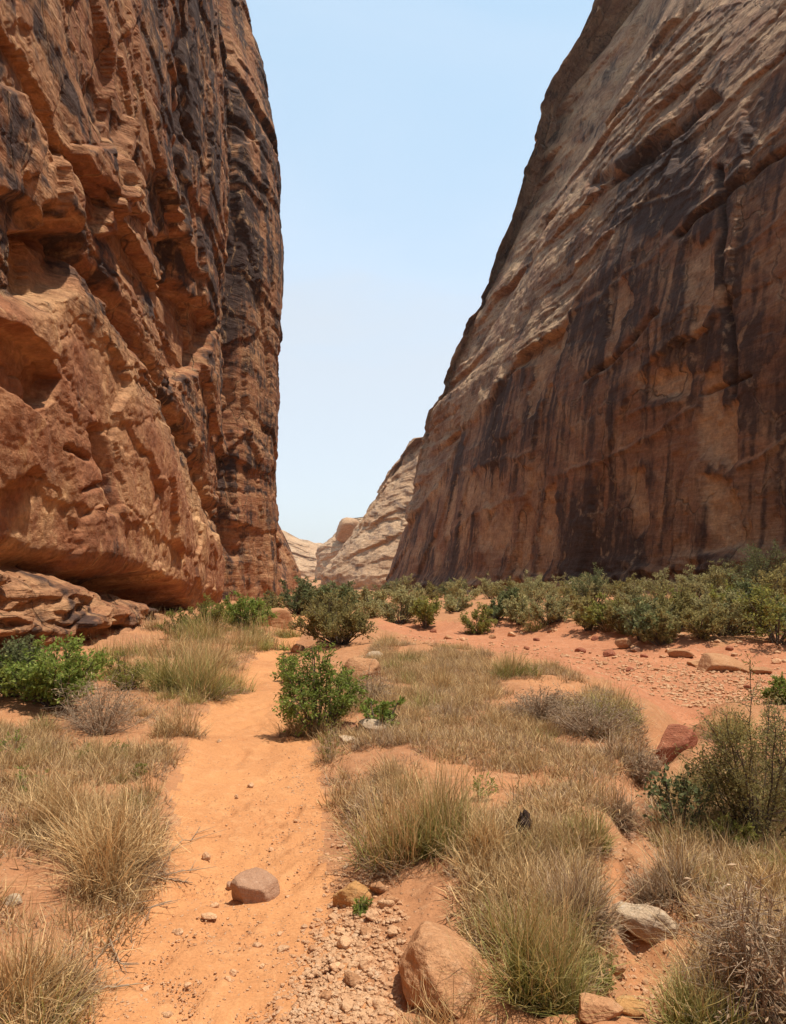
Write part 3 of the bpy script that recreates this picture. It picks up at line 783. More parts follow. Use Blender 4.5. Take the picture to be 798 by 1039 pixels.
import bmesh
_ico = {}
def ico(sub):
    if sub not in _ico:
        bm = bmesh.new(); bmesh.ops.create_icosphere(bm, subdivisions=sub, radius=1)
        bm.verts.ensure_lookup_table()
        _ico[sub] = (np.array([v.co[:] for v in bm.verts]), np.array([[v.index for v in f.verts] for f in bm.faces]))
        bm.free()
    return _ico[sub]
def rock_data(seed, dims, sub=4, planes=14, rough=.05, sharp=1.0, lo=.62):
    g = np.random.default_rng(seed)
    V, F = ico(sub)
    n = g.normal(0, 1, (planes, 3)); n /= np.linalg.norm(n, axis=1, keepdims=True)
    d = lo + (1 - lo) * g.random(planes)
    c = V @ n.T
    rr = np.where(c > .05, d[None] / np.maximum(c, .05), 9)
    k = 60 * sharp
    r = -np.log(np.exp(-k * np.minimum(rr, 1.25)).sum(1) + np.exp(-k * 1.1)) / k
    P = V * r[:, None]
    P = P + V * (rough * noise3(V[:, 0] * 2.2 + seed, V[:, 1] * 2.2, V[:, 2] * 2.2, seed) + rough * .5 * noise3(V[:, 0] * 6, V[:, 1] * 6 + seed, V[:, 2] * 6, seed + 1) + rough * .2 * noise3(V[:, 0] * 16, V[:, 1] * 16, V[:, 2] * 16 + seed, seed + 2))[:, None]
    ext = P.max(0) - P.min(0)
    P = (P - (P.max(0) + P.min(0)) / 2) / ext * np.asarray(dims)
    return P, F

def make_rock(px, py, wpx, hpx, mat, label, seed, depth=1.0, rz=0.0, sink=.3, name='rock', cat='rock', group=None, tilt=(0, 0), sub=5, rough=.05, planes=14, lo=.62):
    """px,py: middle of the foot in the photograph; wpx,hpx: size in photograph pixels"""
    p = place(px, py); m = mpp(p)
    w = wpx * m; dpt = w * depth
    el = math.atan2(CAM[2] - p[2], p[1])
    h = max(.3 * w, (hpx * m - dpt * math.sin(el) * .9) / math.cos(el)) / (1 - sink)
    P, F = rock_data(seed, (w, dpt, h), sub, planes, rough, 1.0, lo)
    o = link(name, mesh_np(name, P, F, None, True), None, M[mat])
    o.location = (p[0], p[1] + dpt * .45, float(gz(p[0], p[1] + dpt * .45)) + h * (.5 - sink))
    o.rotation_euler = (tilt[0], tilt[1], rz)
    return tag(o, label, cat, group)

def leaf_mesh(name, d): return mesh_np(name, d[0], d[1], {'ht': d[2], 'rnd': d[3]}, False)
def make_shrub(px, py, wpx, hpx, leafmat, label, seed, name='shrub', cat='shrub', stem='bark', group=None, rz=None, **kw):
    kw['leaf'] = kw.get('leaf', .03) * .66; kw['nleaf'] = int(kw.get('nleaf', 14) * 1.8)
    p = place(px, py); m = mpp(p)
    rt = ray(px, py - hpx)
    W, H = wpx * m, max(.75 * hpx * m, CAM[2] + rt[2] / rt[1] * p[1] - p[2]) if py < 660 else hpx * m
    st, lf = shrub_data(seed, W, H, **kw)
    root = empty(name, p, 0)
    link('stems', mesh_np('stems', st[0], st[1]), root, M[stem])
    link('foliage', leaf_mesh('foliage', lf), root, M[leafmat])
    return tag(root, label, cat, group)
def make_tuft(px, py, wpx, hpx, mat, label, seed, n=500, lean=.9, droop=.5, w=.006, seedmat='straw', nseed=40, name='grass_tussock', cat='grass', group=None, base=.35, spill=.5, up=.12):
    """px,py: foot of the tussock nearest the camera"""
    p = place(px, py); m = mpp(p)
    W, H = wpx * m, hpx * m
    R0 = W * base / 2
    p = place(px, py) + np.array([0, R0 * .5, 0]); p[2] = float(gz(p[0], p[1]))
    L = H * 1.12
    root = empty(name, p)
    gq = np.random.default_rng(seed + 5)
    parts_ = []; off = 0; nsub = 5
    for q in range(nsub):                                   # a tussock is several uneven clumps grown together
        a = blade_set(int(n / nsub * gq.uniform(.5, 1.5)), R0 * gq.uniform(.35, .75), L * gq.uniform(.55, 1.12), lean * gq.uniform(.7, 1.15), droop * gq.uniform(.6, 1.6), w, 4, seed + 31 * q, up, .75, gq.normal(0, .22, 2))
        ov = np.array([*(gq.normal(0, .42, 2) * W * .42), 0]); ov[2] = float(gz(p[0] + ov[0], p[1] + ov[1])) - p[2]
        parts_.append((a[0] + ov, a[1] + off, a[2], a[3])); off += len(a[0])
    a = tuple(np.concatenate([x[i_] for x in parts_]) for i_ in range(4))
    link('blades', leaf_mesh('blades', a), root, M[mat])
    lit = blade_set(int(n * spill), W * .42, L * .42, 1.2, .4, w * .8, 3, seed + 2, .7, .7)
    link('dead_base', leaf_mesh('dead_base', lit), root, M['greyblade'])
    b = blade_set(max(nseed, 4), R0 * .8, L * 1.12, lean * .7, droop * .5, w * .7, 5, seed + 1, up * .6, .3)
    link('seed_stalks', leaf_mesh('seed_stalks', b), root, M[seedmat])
    return tag(root, label, cat, group)

def dup(root, loc, rz, sc, label=None, group=None):
    r = root.copy(); COL.objects.link(r); r.location = loc; r.rotation_euler = (0, 0, rz); r.scale = (sc, sc, sc) if np.isscalar(sc) else sc
    if label: r['label'] = label
    if group: r['group'] = group
    for ch in list(root.children):
        c = ch.copy(); COL.objects.link(c); c.parent = r
    return r


# ------------------------------------------------------------------ smoky summer air
if HAZE > 0:
    hx, hy0, hy1, hz0, hz1 = 4300, -600, 2700, -8, 112
    c = np.array([[x, y, z] for x in (-hx, hx) for y in (hy0, hy1) for z in (hz0, hz1)], float)
    hm = mesh_np('haze', c, np.array([[0, 1, 3, 2], [4, 6, 7, 5], [0, 4, 5, 1], [2, 3, 7, 6], [0, 2, 6, 4], [1, 5, 7, 3]]), None, False)
    mh = bpy.data.materials.new('haze'); mh.use_nodes = True
    nt = mh.node_tree; nt.nodes.clear()
    ho = nt.nodes.new('ShaderNodeOutputMaterial'); hv = nt.nodes.new('ShaderNodeVolumePrincipled')
    hv.inputs['Color'].default_value = (.93, .95, .97, 1); hv.inputs['Density'].default_value = HAZE; hv.inputs['Anisotropy'].default_value = .3
    nt.links.new(hv.outputs[0], ho.inputs['Volume'])
    tag(link('haze', hm, None, mh), kind='stuff')

# ------------------------------------------------------------------ rocks and stones
make_rock(254, 911, 50, 42, 'rock_grey', 'grey brown angular stone lying alone in the middle of the sandy trail', 19, depth=1.0, rz=.6, sink=.42, rough=.05, lo=.55, planes=12)
make_rock(455, 1032, 98, 112, 'rock_tan', 'large smooth tan boulder beside the trail with dry grass in front of it', 14, depth=1.4, rz=.28, sink=.32, sub=6, rough=.05, lo=.74, planes=24, tilt=(R(4), R(-5)))
make_rock(660, 972, 66, 40, 'rock_pale', 'long pale lichened rock lying in the small gully', 13, depth=.5, rz=-.45, sink=.2, sub=5, rough=.09, tilt=(0, R(14)))
make_rock(357, 918, 42, 30, 'rock_yel', 'yellowish low rock at the gravelly right edge of the trail', 17, depth=.9, sink=.35, rough=.08)
make_rock(690, 764, 50, 40, 'rock_red', 'dark red block of rock jutting from the gully bank', 21, depth=.55, rz=.5, sink=.2, rough=.04, lo=.45, planes=9)
make_rock(634, 658, 17, 12, 'rock_tan', 'small pinkish boulder on the wash in front of the shrub row', 23, depth=.8, sink=.2)
make_rock(647, 659, 12, 6, 'rock_grey', 'small grey stone right beside the pinkish boulder on the wash', 24, depth=.8, sink=.2)
make_rock(747, 684, 54, 13, 'rock_tan', 'broad flat pale slab lying tilted on the wash', 27, depth=.9, rz=-.25, sink=.4, rough=.03, tilt=(R(9), R(8)), lo=.45, planes=9)
make_rock(716, 676, 30, 9, 'rock_tan', 'flat broken slab just left of the broad pale slab on the wash', 28, depth=.9, rz=.3, sink=.35, lo=.5)
make_rock(777, 687, 22, 8, 'rock_tan', 'low flat stone right of the broad pale slab on the wash', 29, depth=.9, sink=.3)
make_rock(694, 668, 26, 8, 'rock_tan', 'thin cracked slab on the wash below the shrub row', 30, depth=1.0, sink=.35, lo=.5)
make_rock(590, 662, 12, 7, 'rock_red', 'dark red block on the wash', 31, depth=.8, sink=.2)
make_rock(620, 666, 13, 8, 'rock_red', 'dark brown cracked stone on the wash left of centre of the shrub row', 32, depth=.8, sink=.2)
make_rock(366, 690, 40, 28, 'rock_tan', 'tan rounded rock half buried just behind the bright green shrub', 33, depth=1.0, sink=.4, rough=.05)
make_rock(380, 668, 18, 9, 'rock_pale', 'pale stone lying on top of the rise behind the tan rounded rock', 34, depth=1.0, sink=.3)
make_rock(377, 742, 36, 15, 'rock_pale', 'pale slab leaning in the grass right of the bright green shrub', 35, depth=.6, rz=-.6, sink=.25, tilt=(0, R(18)))
make_rock(352, 741, 22, 11, 'rock_red', 'small reddish block at the foot of the bright green shrub', 36, depth=.7, sink=.2, lo=.5)
make_rock(352, 752, 18, 7, 'rock_pale', 'small pale flat stone in front of the reddish block by the bright green shrub', 37, depth=.9, sink=.3)
make_rock(613, 1046, 52, 30, 'rock_tan', 'tan rock at the bottom edge of the picture right of the boulder', 38, depth=.9, rz=.5, sink=.35)
make_rock(626, 1004, 26, 20, 'rock_tan', 'tan stone on the gully floor below the pale lichened rock', 39, depth=.8, sink=.3)
make_rock(643, 1034, 34, 20, 'rock_yel', 'flat yellowish stone on the gully floor at the bottom edge', 40, depth=.9, rz=.3, sink=.35)
make_rock(735, 1008, 14, 20, 'rock_pale', 'small upright pale stone under the dry brush at bottom right', 41, depth=.7, sink=.2)
make_rock(583, 950, 26, 22, 'rock_tan', 'small tan stone between the green tussock and the gully', 42, depth=.8, sink=.35)
make_rock(640, 858, 22, 10, 'rock_grey', 'grey brown stone lying on the sandy gully slope', 43, depth=.7, rz=-.4, sink=.3)
make_rock(10, 918, 20, 14, 'rock_pale', 'small white stone in the dry grass at the left edge', 44, depth=.8, sink=.3)
make_rock(302, 662, 16, 10, 'rock_tan', 'tan stone at the bend of the trail beside the olive bush', 45, depth=.8, sink=.3)
make_rock(590, 602, 34, 14, 'rock_pale', 'pale fallen block at the foot of the dark right cliff', 46, depth=.8, sink=.2, lo=.5)
make_rock(562, 601, 26, 12, 'rock_tan', 'tan fallen block left of the pale one at the foot of the right cliff', 47, depth=.8, sink=.2, lo=.5)
make_rock(548, 604, 20, 9, 'rock_grey', 'grey fallen block below the right cliff, leftmost of three', 48, depth=.8, sink=.2, lo=.5)
make_rock(275, 636, 42, 22, 'rock_tan', 'pale sand coloured mound beside the far bend of the trail', 49, depth=.9, sink=.4, rough=.03)
# knob on the far skyline
P_, F_ = rock_data(51, (8.5, 7, 8), 4, 12, .08, 1.0, .6)
kn = link('rock_outcrop', mesh_np('rock_outcrop', P_, F_), None, M['far']); kn.location = (-14.0, 232, 13.0)
tag(kn, 'small dark blocky knob on the skyline at the far end of the canyon', 'rock outcrop')
# charred stump
p = place(531, 866); m = mpp(p)
g = np.random.default_rng(5)
th = np.linspace(0, 2 * math.pi, 19)[:-1]; ringz = [(-.03, 1.15), (.02, 1.1), (.07, .95), (.12, .9), (.16, .8), (.185, .5), (.16, .2)]
SV = np.array([[.062 * r * (1 + .28 * math.sin(3 * a + z * 8) + .15 * g.normal()) * math.cos(a) + .02 * z, .062 * r * (1 + .2 * math.sin(5 * a) + .15 * g.normal()) * math.sin(a), z * (1 + .25 * math.sin(2 * a) * (z > .1))] for z, r in ringz for a in th])
SF = grid_faces(len(ringz), len(th)); SF = np.vstack([SF, [[i * 18 + 17, i * 18 + 35, i * 18 + 18, i * 18] for i in range(len(ringz) - 1)]])
st = link('stump', mesh_np('stump', SV, SF, None, False), None, M['char']); st.location = p; st.scale = (.58, .58, .56)
tag(st, 'short charred black stump standing in the dry grass', 'stump')

# single stones on the trail
stones = [(209, 865, 9, 9), (217, 916, 12, 8), (211, 930, 16, 8), (234, 889, 9, 10), (181, 945, 9, 8), (236, 982, 9, 7), (287, 957, 13, 7), (261, 953, 10, 7), (177, 942, 6, 5), (231, 988, 8, 6), (266, 974, 6, 5),
          (254, 803, 7, 5), (240, 813, 5, 5), (275, 858, 6, 4), (284, 940, 7, 5), (190, 995, 8, 6), (147, 1000, 9, 6), (170, 1024, 10, 7), (292, 905, 6, 4), (222, 760, 5, 4), (300, 830, 5, 4), (310, 985, 8, 6)]
for i, (x, y, w_, h_) in enumerate(stones):
    if i == 3:
        make_rock(x, y, w_, h_, 'rock_grey', 'small dark brown stone on the trail left of the grey brown angular stone', 100 + i, depth=.8, rz=i, sink=.25, name='stone', cat='stone', sub=3)
    else:
        make_rock(x, y, w_, h_, 'gravel', 'small pale stone lying loose on the orange sand of the trail', 100 + i, depth=.8, rz=i * 1.7, sink=.3, name='stone', cat='stone', group='loose stones on the trail', sub=3)
edge = [(385, 905, 22), (392, 925, 18), (378, 935, 16), (398, 915, 16), (350, 965, 18), (372, 985, 20), (360, 1000, 22), (395, 985, 16), (340, 985, 14), (330, 1010, 16), (352, 1022, 18), (385, 1020, 18), (372, 950, 14), (338, 930, 12), (400, 955, 14), (318, 960, 12), (365, 965, 14), (345, 945, 12)]
for i, (x, y, w_) in enumerate(edge):
    make_rock(x, y, w_, w_ * .75, 'gravel' if i % 3 else 'rock_tan', 'angular tan stone among the gravel at the right edge of the trail', 140 + i, depth=.85, rz=i * 2.1, sink=.3, name='stone', cat='stone', group='angular stones in the gravel beside the trail', sub=3, lo=.5)
washst = [(455, 648, 9), (470, 652, 7), (440, 642, 8), (500, 650, 8), (520, 645, 9), (545, 652, 7), (560, 642, 8), (575, 668, 7), (605, 651, 8), (660, 651, 9), (680, 662, 9), (655, 668, 8), (730, 665, 8), (705, 690, 7), (640, 682, 8), (668, 684, 7), (720, 700, 8), (760, 700, 9), (432, 655, 8), (480, 641, 7), (535, 660, 6), (615, 676, 6), (790, 672, 10), (742, 660, 8), (515, 664, 7), (490, 661, 6)]
for i, (x, y, w_) in enumerate(washst):
    make_rock(x, y, w_, w_ * .6, ('rock_tan', 'gravel', 'rock_red')[i % 3], 'small stone scattered on the red gravel of the dry wash', 180 + i, depth=.9, rz=i * 2.3, sink=.3, name='stone', cat='stone', group='stones scattered over the wash', sub=3, lo=.5)

def make_twig(px, py, qx, qy, seed):
    g = np.random.default_rng(seed)
    a, b = place(px, py), place(qx, qy)
    t = np.linspace(0, 1, 9)[:, None]
    P = a + (b - a) * t + g.normal(0, .012, (9, 3)) * np.linalg.norm(b - a)
    P[:, 2] = gz(P[:, 0], P[:, 1]) + .006 + .008 * np.abs(g.normal(0, 1, 9))
    lines = [P]; rad = [(.0045, .0018)]
    for k_ in range(5):
        i_ = int(g.integers(2, 8)); d = (b - a) * .18 * (1 + g.random()); c_, s_ = math.cos(.7), math.sin(.7) * (1 if k_ % 2 else -1)
        e = P[i_] + np.array([d[0] * c_ - d[1] * s_, d[0] * s_ + d[1] * c_, .012])
        lines.append(np.stack([P[i_], (P[i_] + e) / 2, e])); rad.append((.0025, .001))
    V_, F_ = tubes(lines, rad, 4)
    o = link('twig', mesh_np('twig', V_, F_), None, M['twig'])
    tag(o, 'thin dry twig lying on the sand beside the left edge of the trail', 'twig', 'fallen twigs at the trail edge')
for i, q in enumerate([(130, 888, 202, 876), (152, 872, 205, 838), (100, 926, 175, 905), (112, 948, 128, 980), (90, 985, 110, 950), (160, 882, 196, 886), (75, 1005, 140, 992), (345, 905, 372, 880), (590, 985, 640, 975), (620, 955, 680, 1000)]):
    make_twig(*q, 600 + i) if i < 7 else None
def scatter_gravel(name, label, polys, mat, seed):
    """loose gravel nobody could count: one mesh"""
    g = np.random.default_rng(seed)
    V0, F0 = ico(1)
    Vs, Fs, off = [], [], 0
    shapes = [rock_data(500 + i, (1, .8, .6), 1, 7, .08, 1.0, .5)[0] for i in range(8)]
    for poly, n, smin, smax in polys:
        poly = np.array(poly, float)
        lo, hi = poly.min(0), poly.max(0)
        cnt = 0; tries = 0
        while cnt < n and tries < 60:
            q = lo + (hi - lo) * g.random((n, 2)); tries += 1
            sd_ = poly_sd(q[:, 0], q[:, 1], poly)
            q = q[(sd_ < 0) & (g.random(n) < np.clip(-sd_ / 45, .04, 1))][:n - cnt]
            for (px, py) in q:
                r = ray(px, py); t = -CAM[2] / r[2]
                t *= (CAM[2] - float(0.05)) / CAM[2]
                x, y = r[0] * t, r[1] * t
                s = smin * (smax / smin) ** (g.random() ** 2.2)
                a = g.random() * 6.28; ca, sa = math.cos(a), math.sin(a)
                P = shapes[g.integers(8)] * s
                P = np.stack([P[:, 0] * ca - P[:, 1] * sa, P[:, 0] * sa + P[:, 1] * ca, P[:, 2]], -1)
                Vs.append(np.array([x, y, s * .12]) + P)
                Fs.append(F0 + off); off += len(V0); cnt += 1
    Vv = np.vstack(Vs)
    c = Vv.reshape(-1, len(V0), 3).mean(1)
    Vv = (Vv.reshape(-1, len(V0), 3) + np.stack([0 * c[:, 0], 0 * c[:, 0], gz(c[:, 0], c[:, 1])], -1)[:, None]).reshape(-1, 3)
    o = link(name, mesh_np(name, Vv, np.vstack(Fs), None, False), None, M[mat])
    return tag(o, label, 'gravel', kind='stuff')
scatter_gravel('gravel', 'pale orange gravel and chips strewn over the trail and its right edge',
    [([(240, 1045), (285, 960), (320, 890), (335, 830), (385, 880), (420, 930), (410, 1045)], 6500, .004, .036),
     ([(40, 1045), (120, 940), (190, 840), (230, 740), (310, 740), (330, 860), (330, 1045)], 4500, .0025, .016),
     ([(270, 760), (322, 750), (345, 860), (330, 890), (300, 850)], 500, .005, .022),
     ([(400, 660), (400, 632), (640, 645), (798, 655), (798, 712), (700, 715), (560, 662)], 4200, .015, .085),
     ([(500, 632), (520, 618), (640, 618), (798, 628), (798, 660), (640, 650)], 700, .03, .16),
     ([(590, 1040), (620, 900), (625, 800), (660, 780), (650, 880), (690, 985), (660, 1045)], 700, .006, .035)], 'gravel', 4)

g = np.random.default_rng(77)
Cb, sb = smooth_line(RW_BASE)
V0, F0 = ico(2)
shapes = [rock_data(560 + i, (1, .8, .62), 2, 8, .06, 1.0, .5)[0] for i in range(8)]
Vs, Fs = [], []
for i in range(900):
    q = g.random() * sb[-1] * .8 + 8
    bx, by = np.interp(q, sb, Cb[:, 0]), np.interp(q, sb, Cb[:, 1])
    if not 22 < by < 92: continue
    off_ = .2 + 4.5 * g.random() ** 1.6
    x, y = bx - off_ * .95, by - off_ * .3
    sz = .10 * (9 ** (g.random() ** 2.0)) * (1.1 - off_ / 8)
    a = g.random() * 6.28; P = shapes[g.integers(8)] * sz
    P = np.stack([P[:, 0] * math.cos(a) - P[:, 1] * math.sin(a) + x, P[:, 0] * math.sin(a) + P[:, 1] * math.cos(a) + y, P[:, 2] + float(gz(x, y)) + .12 * sz], -1)
    Fs.append(F0 + len(Vs) * len(V0)); Vs.append(P)
o = link('rubble', mesh_np('rubble', np.vstack(Vs), np.vstack(Fs), None, False), None, M['rock_tan'])
tag(o, 'broken rubble strewn along the foot of the right cliff', 'rubble', kind='stuff')

# ------------------------------------------------------------------ shrubs
make_shrub(322, 742, 88, 92, 'leaf_bright', 'bright green leafy shrub at the right edge of the trail', 1, nstem=22, ntwig=11, nleaf=16, leaf=.055, aspect=.42, low=.3, twl=.28, r0=.012)
make_shrub(385, 738, 42, 34, 'leaf_bright', 'low sprawling green shrub right of the bright green leafy one', 2, nstem=9, ntwig=7, nleaf=10, leaf=.06, aspect=.5, spread=1.1)
make_shrub(290, 690, 34, 34, 'leaf_bright', 'small leafy green sprig leaning over the trail left of the bright green shrub', 3, nstem=8, ntwig=7, nleaf=12, leaf=.06, aspect=.55)
make_shrub(345, 654, 86, 55, 'leaf_olive', 'round olive brown bush with a dark twiggy base behind the bright green shrub', 4, nstem=38, ntwig=12, nleaf=16, leaf=.075, aspect=.45, low=.4, twl=.3, r0=.02)
make_shrub(302, 624, 60, 40, 'leaf_dark', 'dark green bush at the far bend of the trail', 5, nstem=22, ntwig=9, nleaf=14, leaf=.16, aspect=.5, twl=.3, r0=.03)
make_shrub(340, 622, 50, 36, 'leaf_dark', 'dark bush hiding the foot of the bright canyon slope', 6, nstem=20, ntwig=9, nleaf=14, leaf=.16, aspect=.5, twl=.3, r0=.03)
make_shrub(405, 632, 46, 40, 'leaf_grey', 'grey green bush right behind the olive brown bush', 7, nstem=20, ntwig=10, nleaf=14, leaf=.11, aspect=.45, r0=.02)
make_shrub(432, 636, 34, 34, 'leaf_yel', 'yellowish green bush beside the grey green one at the edge of the wash', 8, nstem=16, ntwig=9, nleaf=14, leaf=.10, aspect=.45, r0=.02)
make_shrub(378, 625, 34, 30, 'leaf_grey', 'low grey bush between the olive bush and the right cliff', 9, nstem=16, ntwig=9, nleaf=12, leaf=.14, r0=.02)
make_shrub(486, 642, 36, 31, 'leaf_yel', 'small yellow green bush standing alone at the upper edge of the wash', 10, nstem=16, ntwig=9, nleaf=14, leaf=.09, aspect=.45, r0=.018)
make_shrub(248, 640, 62, 38, 'leaf_bright', 'bright green bush at the foot of the left cliff', 11, nstem=24, ntwig=10, nleaf=15, leaf=.10, aspect=.4, r0=.018)
make_shrub(212, 642, 54, 38, 'leaf_yel', 'feathery yellow green bush under the overhang of the left cliff', 12, nstem=22, ntwig=10, nleaf=14, leaf=.09, aspect=.3, r0=.018)
make_shrub(58, 718, 120, 66, 'leaf_bright', 'wide leafy green bush below the bedded ledge of the left cliff', 13, nstem=40, ntwig=12, nleaf=14, leaf=.062, aspect=.5, twl=.35, r0=.012, spread=1.15)
make_shrub(15, 712, 60, 60, 'leaf_dark', 'dark green bush at the left edge under the cliff', 14, nstem=22, ntwig=11, nleaf=14, leaf=.06, aspect=.5, twl=.35, r0=.012)
make_shrub(128, 700, 50, 40, 'leaf_yel', 'small yellow green bush between the wide leafy bush and the big grass mound', 15, nstem=18, ntwig=9, nleaf=12, leaf=.045, aspect=.35, r0=.010)
# row of shrubs on the bank beyond the wash
bank = [(528, 632, 38, 30, 'leaf_grey', 'pale grey green shrub at the left end of the shrub row'),
        (556, 634, 56, 40, 'leaf_grey', 'thin grey green shrub with a visible trunk in the shrub row'),
        (601, 612, 42, 48, 'leaf_dark', 'very dark evergreen shrub against the foot of the right cliff'),
        (598, 640, 50, 36, 'leaf_olive', 'low olive shrub in front of the very dark evergreen one'),
        (642, 628, 44, 42, 'leaf_grey', 'grey green shrub behind the dense dark green shrub of the row'),
        (652, 650, 66, 54, 'leaf_dark', 'dense dark green shrub overhanging the wash behind the pinkish boulder'),
        (690, 640, 60, 52, 'leaf_olive', 'olive shrub in the middle of the shrub row'),
        (733, 644, 70, 60, 'leaf_grey', 'large grey green shrub with bare trunks showing in the row'),
        (757, 642, 34, 66, 'leaf_dark', 'narrow dark leafy shrub between two large shrubs of the row'),
        (790, 654, 76, 82, 'leaf_yel', 'large yellowish shrub at the right edge of the row'),
        (778, 606, 66, 80, 'leaf_dark', 'tall dark shrub rising behind the right end of the row'),
        (705, 606, 60, 36, 'leaf_grey', 'hazy grey shrub far back at the cliff foot behind the row'),
        (505, 628, 34, 22, 'leaf_dark', 'low dark bush at the corner foot of the right cliff'),
        (462, 622, 40, 22, 'leaf_grey', 'low grey bush at the pale ledge below the right cliff'),
        (830, 650, 80, 70, 'leaf_dark', 'dark shrub cut off by the right border of the picture')]
bank += [(540, 612, 44, 24, 'leaf_grey', 'low grey shrub at the foot of the right cliff, left end of the back row'),
         (575, 616, 44, 24, 'leaf_olive', 'low olive shrub left of the very dark evergreen shrub at the cliff foot'),
         (632, 610, 50, 32, 'leaf_olive', 'olive shrub right of the very dark evergreen shrub at the cliff foot'),
         (668, 606, 50, 34, 'leaf_grey', 'dusty grey shrub at the cliff foot behind the middle of the row'),
         (742, 604, 60, 44, 'leaf_olive', 'broad olive shrub at the cliff foot left of the tall dark one'),
         (622, 634, 36, 26, 'leaf_grey', 'small dusty shrub filling the gap in the middle of the row'),
         (672, 652, 40, 34, 'leaf_olive', 'small olive shrub right of the dense dark green one at the wash'),
         (712, 646, 48, 46, 'leaf_olive', 'mid sized olive shrub just left of the large grey green one'),
         (520, 622, 34, 22, 'leaf_olive', 'little olive bush at the left end of the back row'),
         (792, 618, 50, 52, 'leaf_olive', 'shrub behind the large yellowish one at the right edge')]
for i, (x, y, w_, h_, mt, lb) in enumerate(bank):
    make_shrub(x, y, w_, h_ * (.86 if i % 3 else .96), mt, lb, 40 + i, nstem=(14, 22, 17)[i % 3], ntwig=10, nleaf=(14, 16, 12)[i % 3], leaf=(.105, .085, .12)[i % 3], aspect=.45, low=.2, twl=.3, r0=.022)
# low brush too alike to tell apart, closing the gaps across the canyon bend and along the cliff foot
g = np.random.default_rng(412)
for i in range(17):
    x = 296 + 268 * (i + g.random()) / 17
    make_shrub(x, 605 + 17 * g.random(), 32 + 18 * g.random(), 17 + 12 * g.random(), ('leaf_grey', 'leaf_olive', 'leaf_dark', 'leaf_grey')[i % 4], 'low bush in the belt of brush that crosses the canyon bend', 420 + i, group='brush across the canyon bend', nstem=16, ntwig=9, nleaf=12, leaf=.14, aspect=.4, r0=.02)
for i in range(16):
    x = 566 + 245 * (i + g.random()) / 16
    make_shrub(x, 604 + 40 * g.random(), 34 + 24 * g.random(), 24 + 14 * g.random(), ('leaf_olive', 'leaf_grey', 'leaf_grey', 'leaf_yel')[i % 4], 'loose low bush filling the gaps of the shrub row under the right cliff', 450 + i, group='low bushes in the gaps of the shrub row', nstem=15, ntwig=10, nleaf=12, leaf=(.10, .13)[i % 2], aspect=.4, r0=.02)
# right foreground
make_shrub(772, 852, 112, 165, 'leaf_olive', 'tall feathery shrub with thin dark stems at the right edge', 60, nstem=24, ntwig=14, nleaf=17, leaf=.032, aspect=.3, low=.15, twl=.26, r0=.008)
make_shrub(812, 840, 80, 150, 'leaf_grey', 'feathery shrub cut off by the right border behind the dry brush', 61, nstem=20, ntwig=13, nleaf=16, leaf=.032, aspect=.3, low=.15, twl=.26, r0=.008)
make_shrub(690, 850, 62, 88, 'leaf_dark', 'small sparse shrub with round dark leaves in the gully', 62, nstem=12, ntwig=8, nleaf=6, leaf=.036, aspect=.75, low=.15, twl=.24, r0=.006)
make_shrub(715, 820, 40, 36, 'leaf_olive', 'low olive shrub between the dark leaved shrub and the feathery one', 63, nstem=12, ntwig=8, nleaf=9, leaf=.03, aspect=.4, r0=.006)
make_shrub(795, 712, 30, 28, 'leaf_bright', 'bright green shrub at the right edge above the feathery shrub', 64, nstem=14, ntwig=8, nleaf=12, leaf=.06, aspect=.4, r0=.01)
make_shrub(745, 862, 40, 34, 'leaf_yel', 'low yellow green herb under the tall feathery shrub', 65, nstem=14, ntwig=8, nleaf=10, leaf=.03, aspect=.35, r0=.005)
# small herbs
herbs = [(88, 772, 26, 20, 'sparse'), (30, 800, 40, 34, 'dense'), (118, 765, 22, 18, 'sparse'), (140, 790, 20, 16, 'sparse'), (366, 925, 20, 16, 'dense'), (612, 1015, 24, 40, 'tall'), (490, 818, 24, 30, 'dense'), (335, 772, 24, 40, 'tall'), (12, 770, 30, 30, 'dense')]
hl = ['small green herb on the sand right of the twiggy brush', 'green leafy herb at the left edge behind the big tussock', 'tiny herb with thin leaves on the bare sand left of the trail', 'tiny green sprig just left of the trail edge', 'little green plant among the stones before the boulder', 'upright green weed on the gully floor at the bottom', 'low green weed in the middle of the dry grass field', 'upright green weed at the right edge of the trail below the bright green shrub', 'green leafy herb at the left edge below the wide leafy bush']
for i, ((x, y, w_, h_, k_), lb) in enumerate(zip(herbs, hl)):
    make_shrub(x, y, w_, h_, 'leaf_bright' if k_ == 'dense' else 'leaf_yel', lb, 80 + i, name='herb', cat='plant', stem='twig', nstem=9, ntwig=5, nleaf=7, leaf=.028, aspect=.3, r0=.003, twl=.35)
# dead twiggy brush
def make_brush(px, py, wpx, hpx, label, seed, n=70):
    p = place(px, py); m = mpp(p); W, H = wpx * m, hpx * m
    st, lf = shrub_data(seed, W, H, nstem=n, ntwig=9, nleaf=3, leaf=.03, aspect=.25, low=.15, twl=.5, r0=.006, droopy=.45)
    root = empty('dead_brush', p)
    link('twigs', mesh_np('twigs', st[0], st[1]), root, M['twig'])
    link('dry_leaves', leaf_mesh('dry_leaves', lf), root, M['greyblade'])
    return tag(root, label, 'dead brush')
make_brush(103, 738, 100, 62, 'tangle of dead brown twigs left of the trail below the wide leafy bush', 90)
make_brush(600, 742, 100, 48, 'low grey pile of dead twigs on the rise above the gully', 91)
make_brush(548, 728, 70, 34, 'flattened grey dead brush left of the twig pile on the rise', 92)
make_brush(768, 700 + 330, 90, 150, 'pale dead brush in the bottom right corner', 93, 60)
make_brush(648, 790, 40, 40, 'small dead brush on the crest beside the red block', 94, 40)
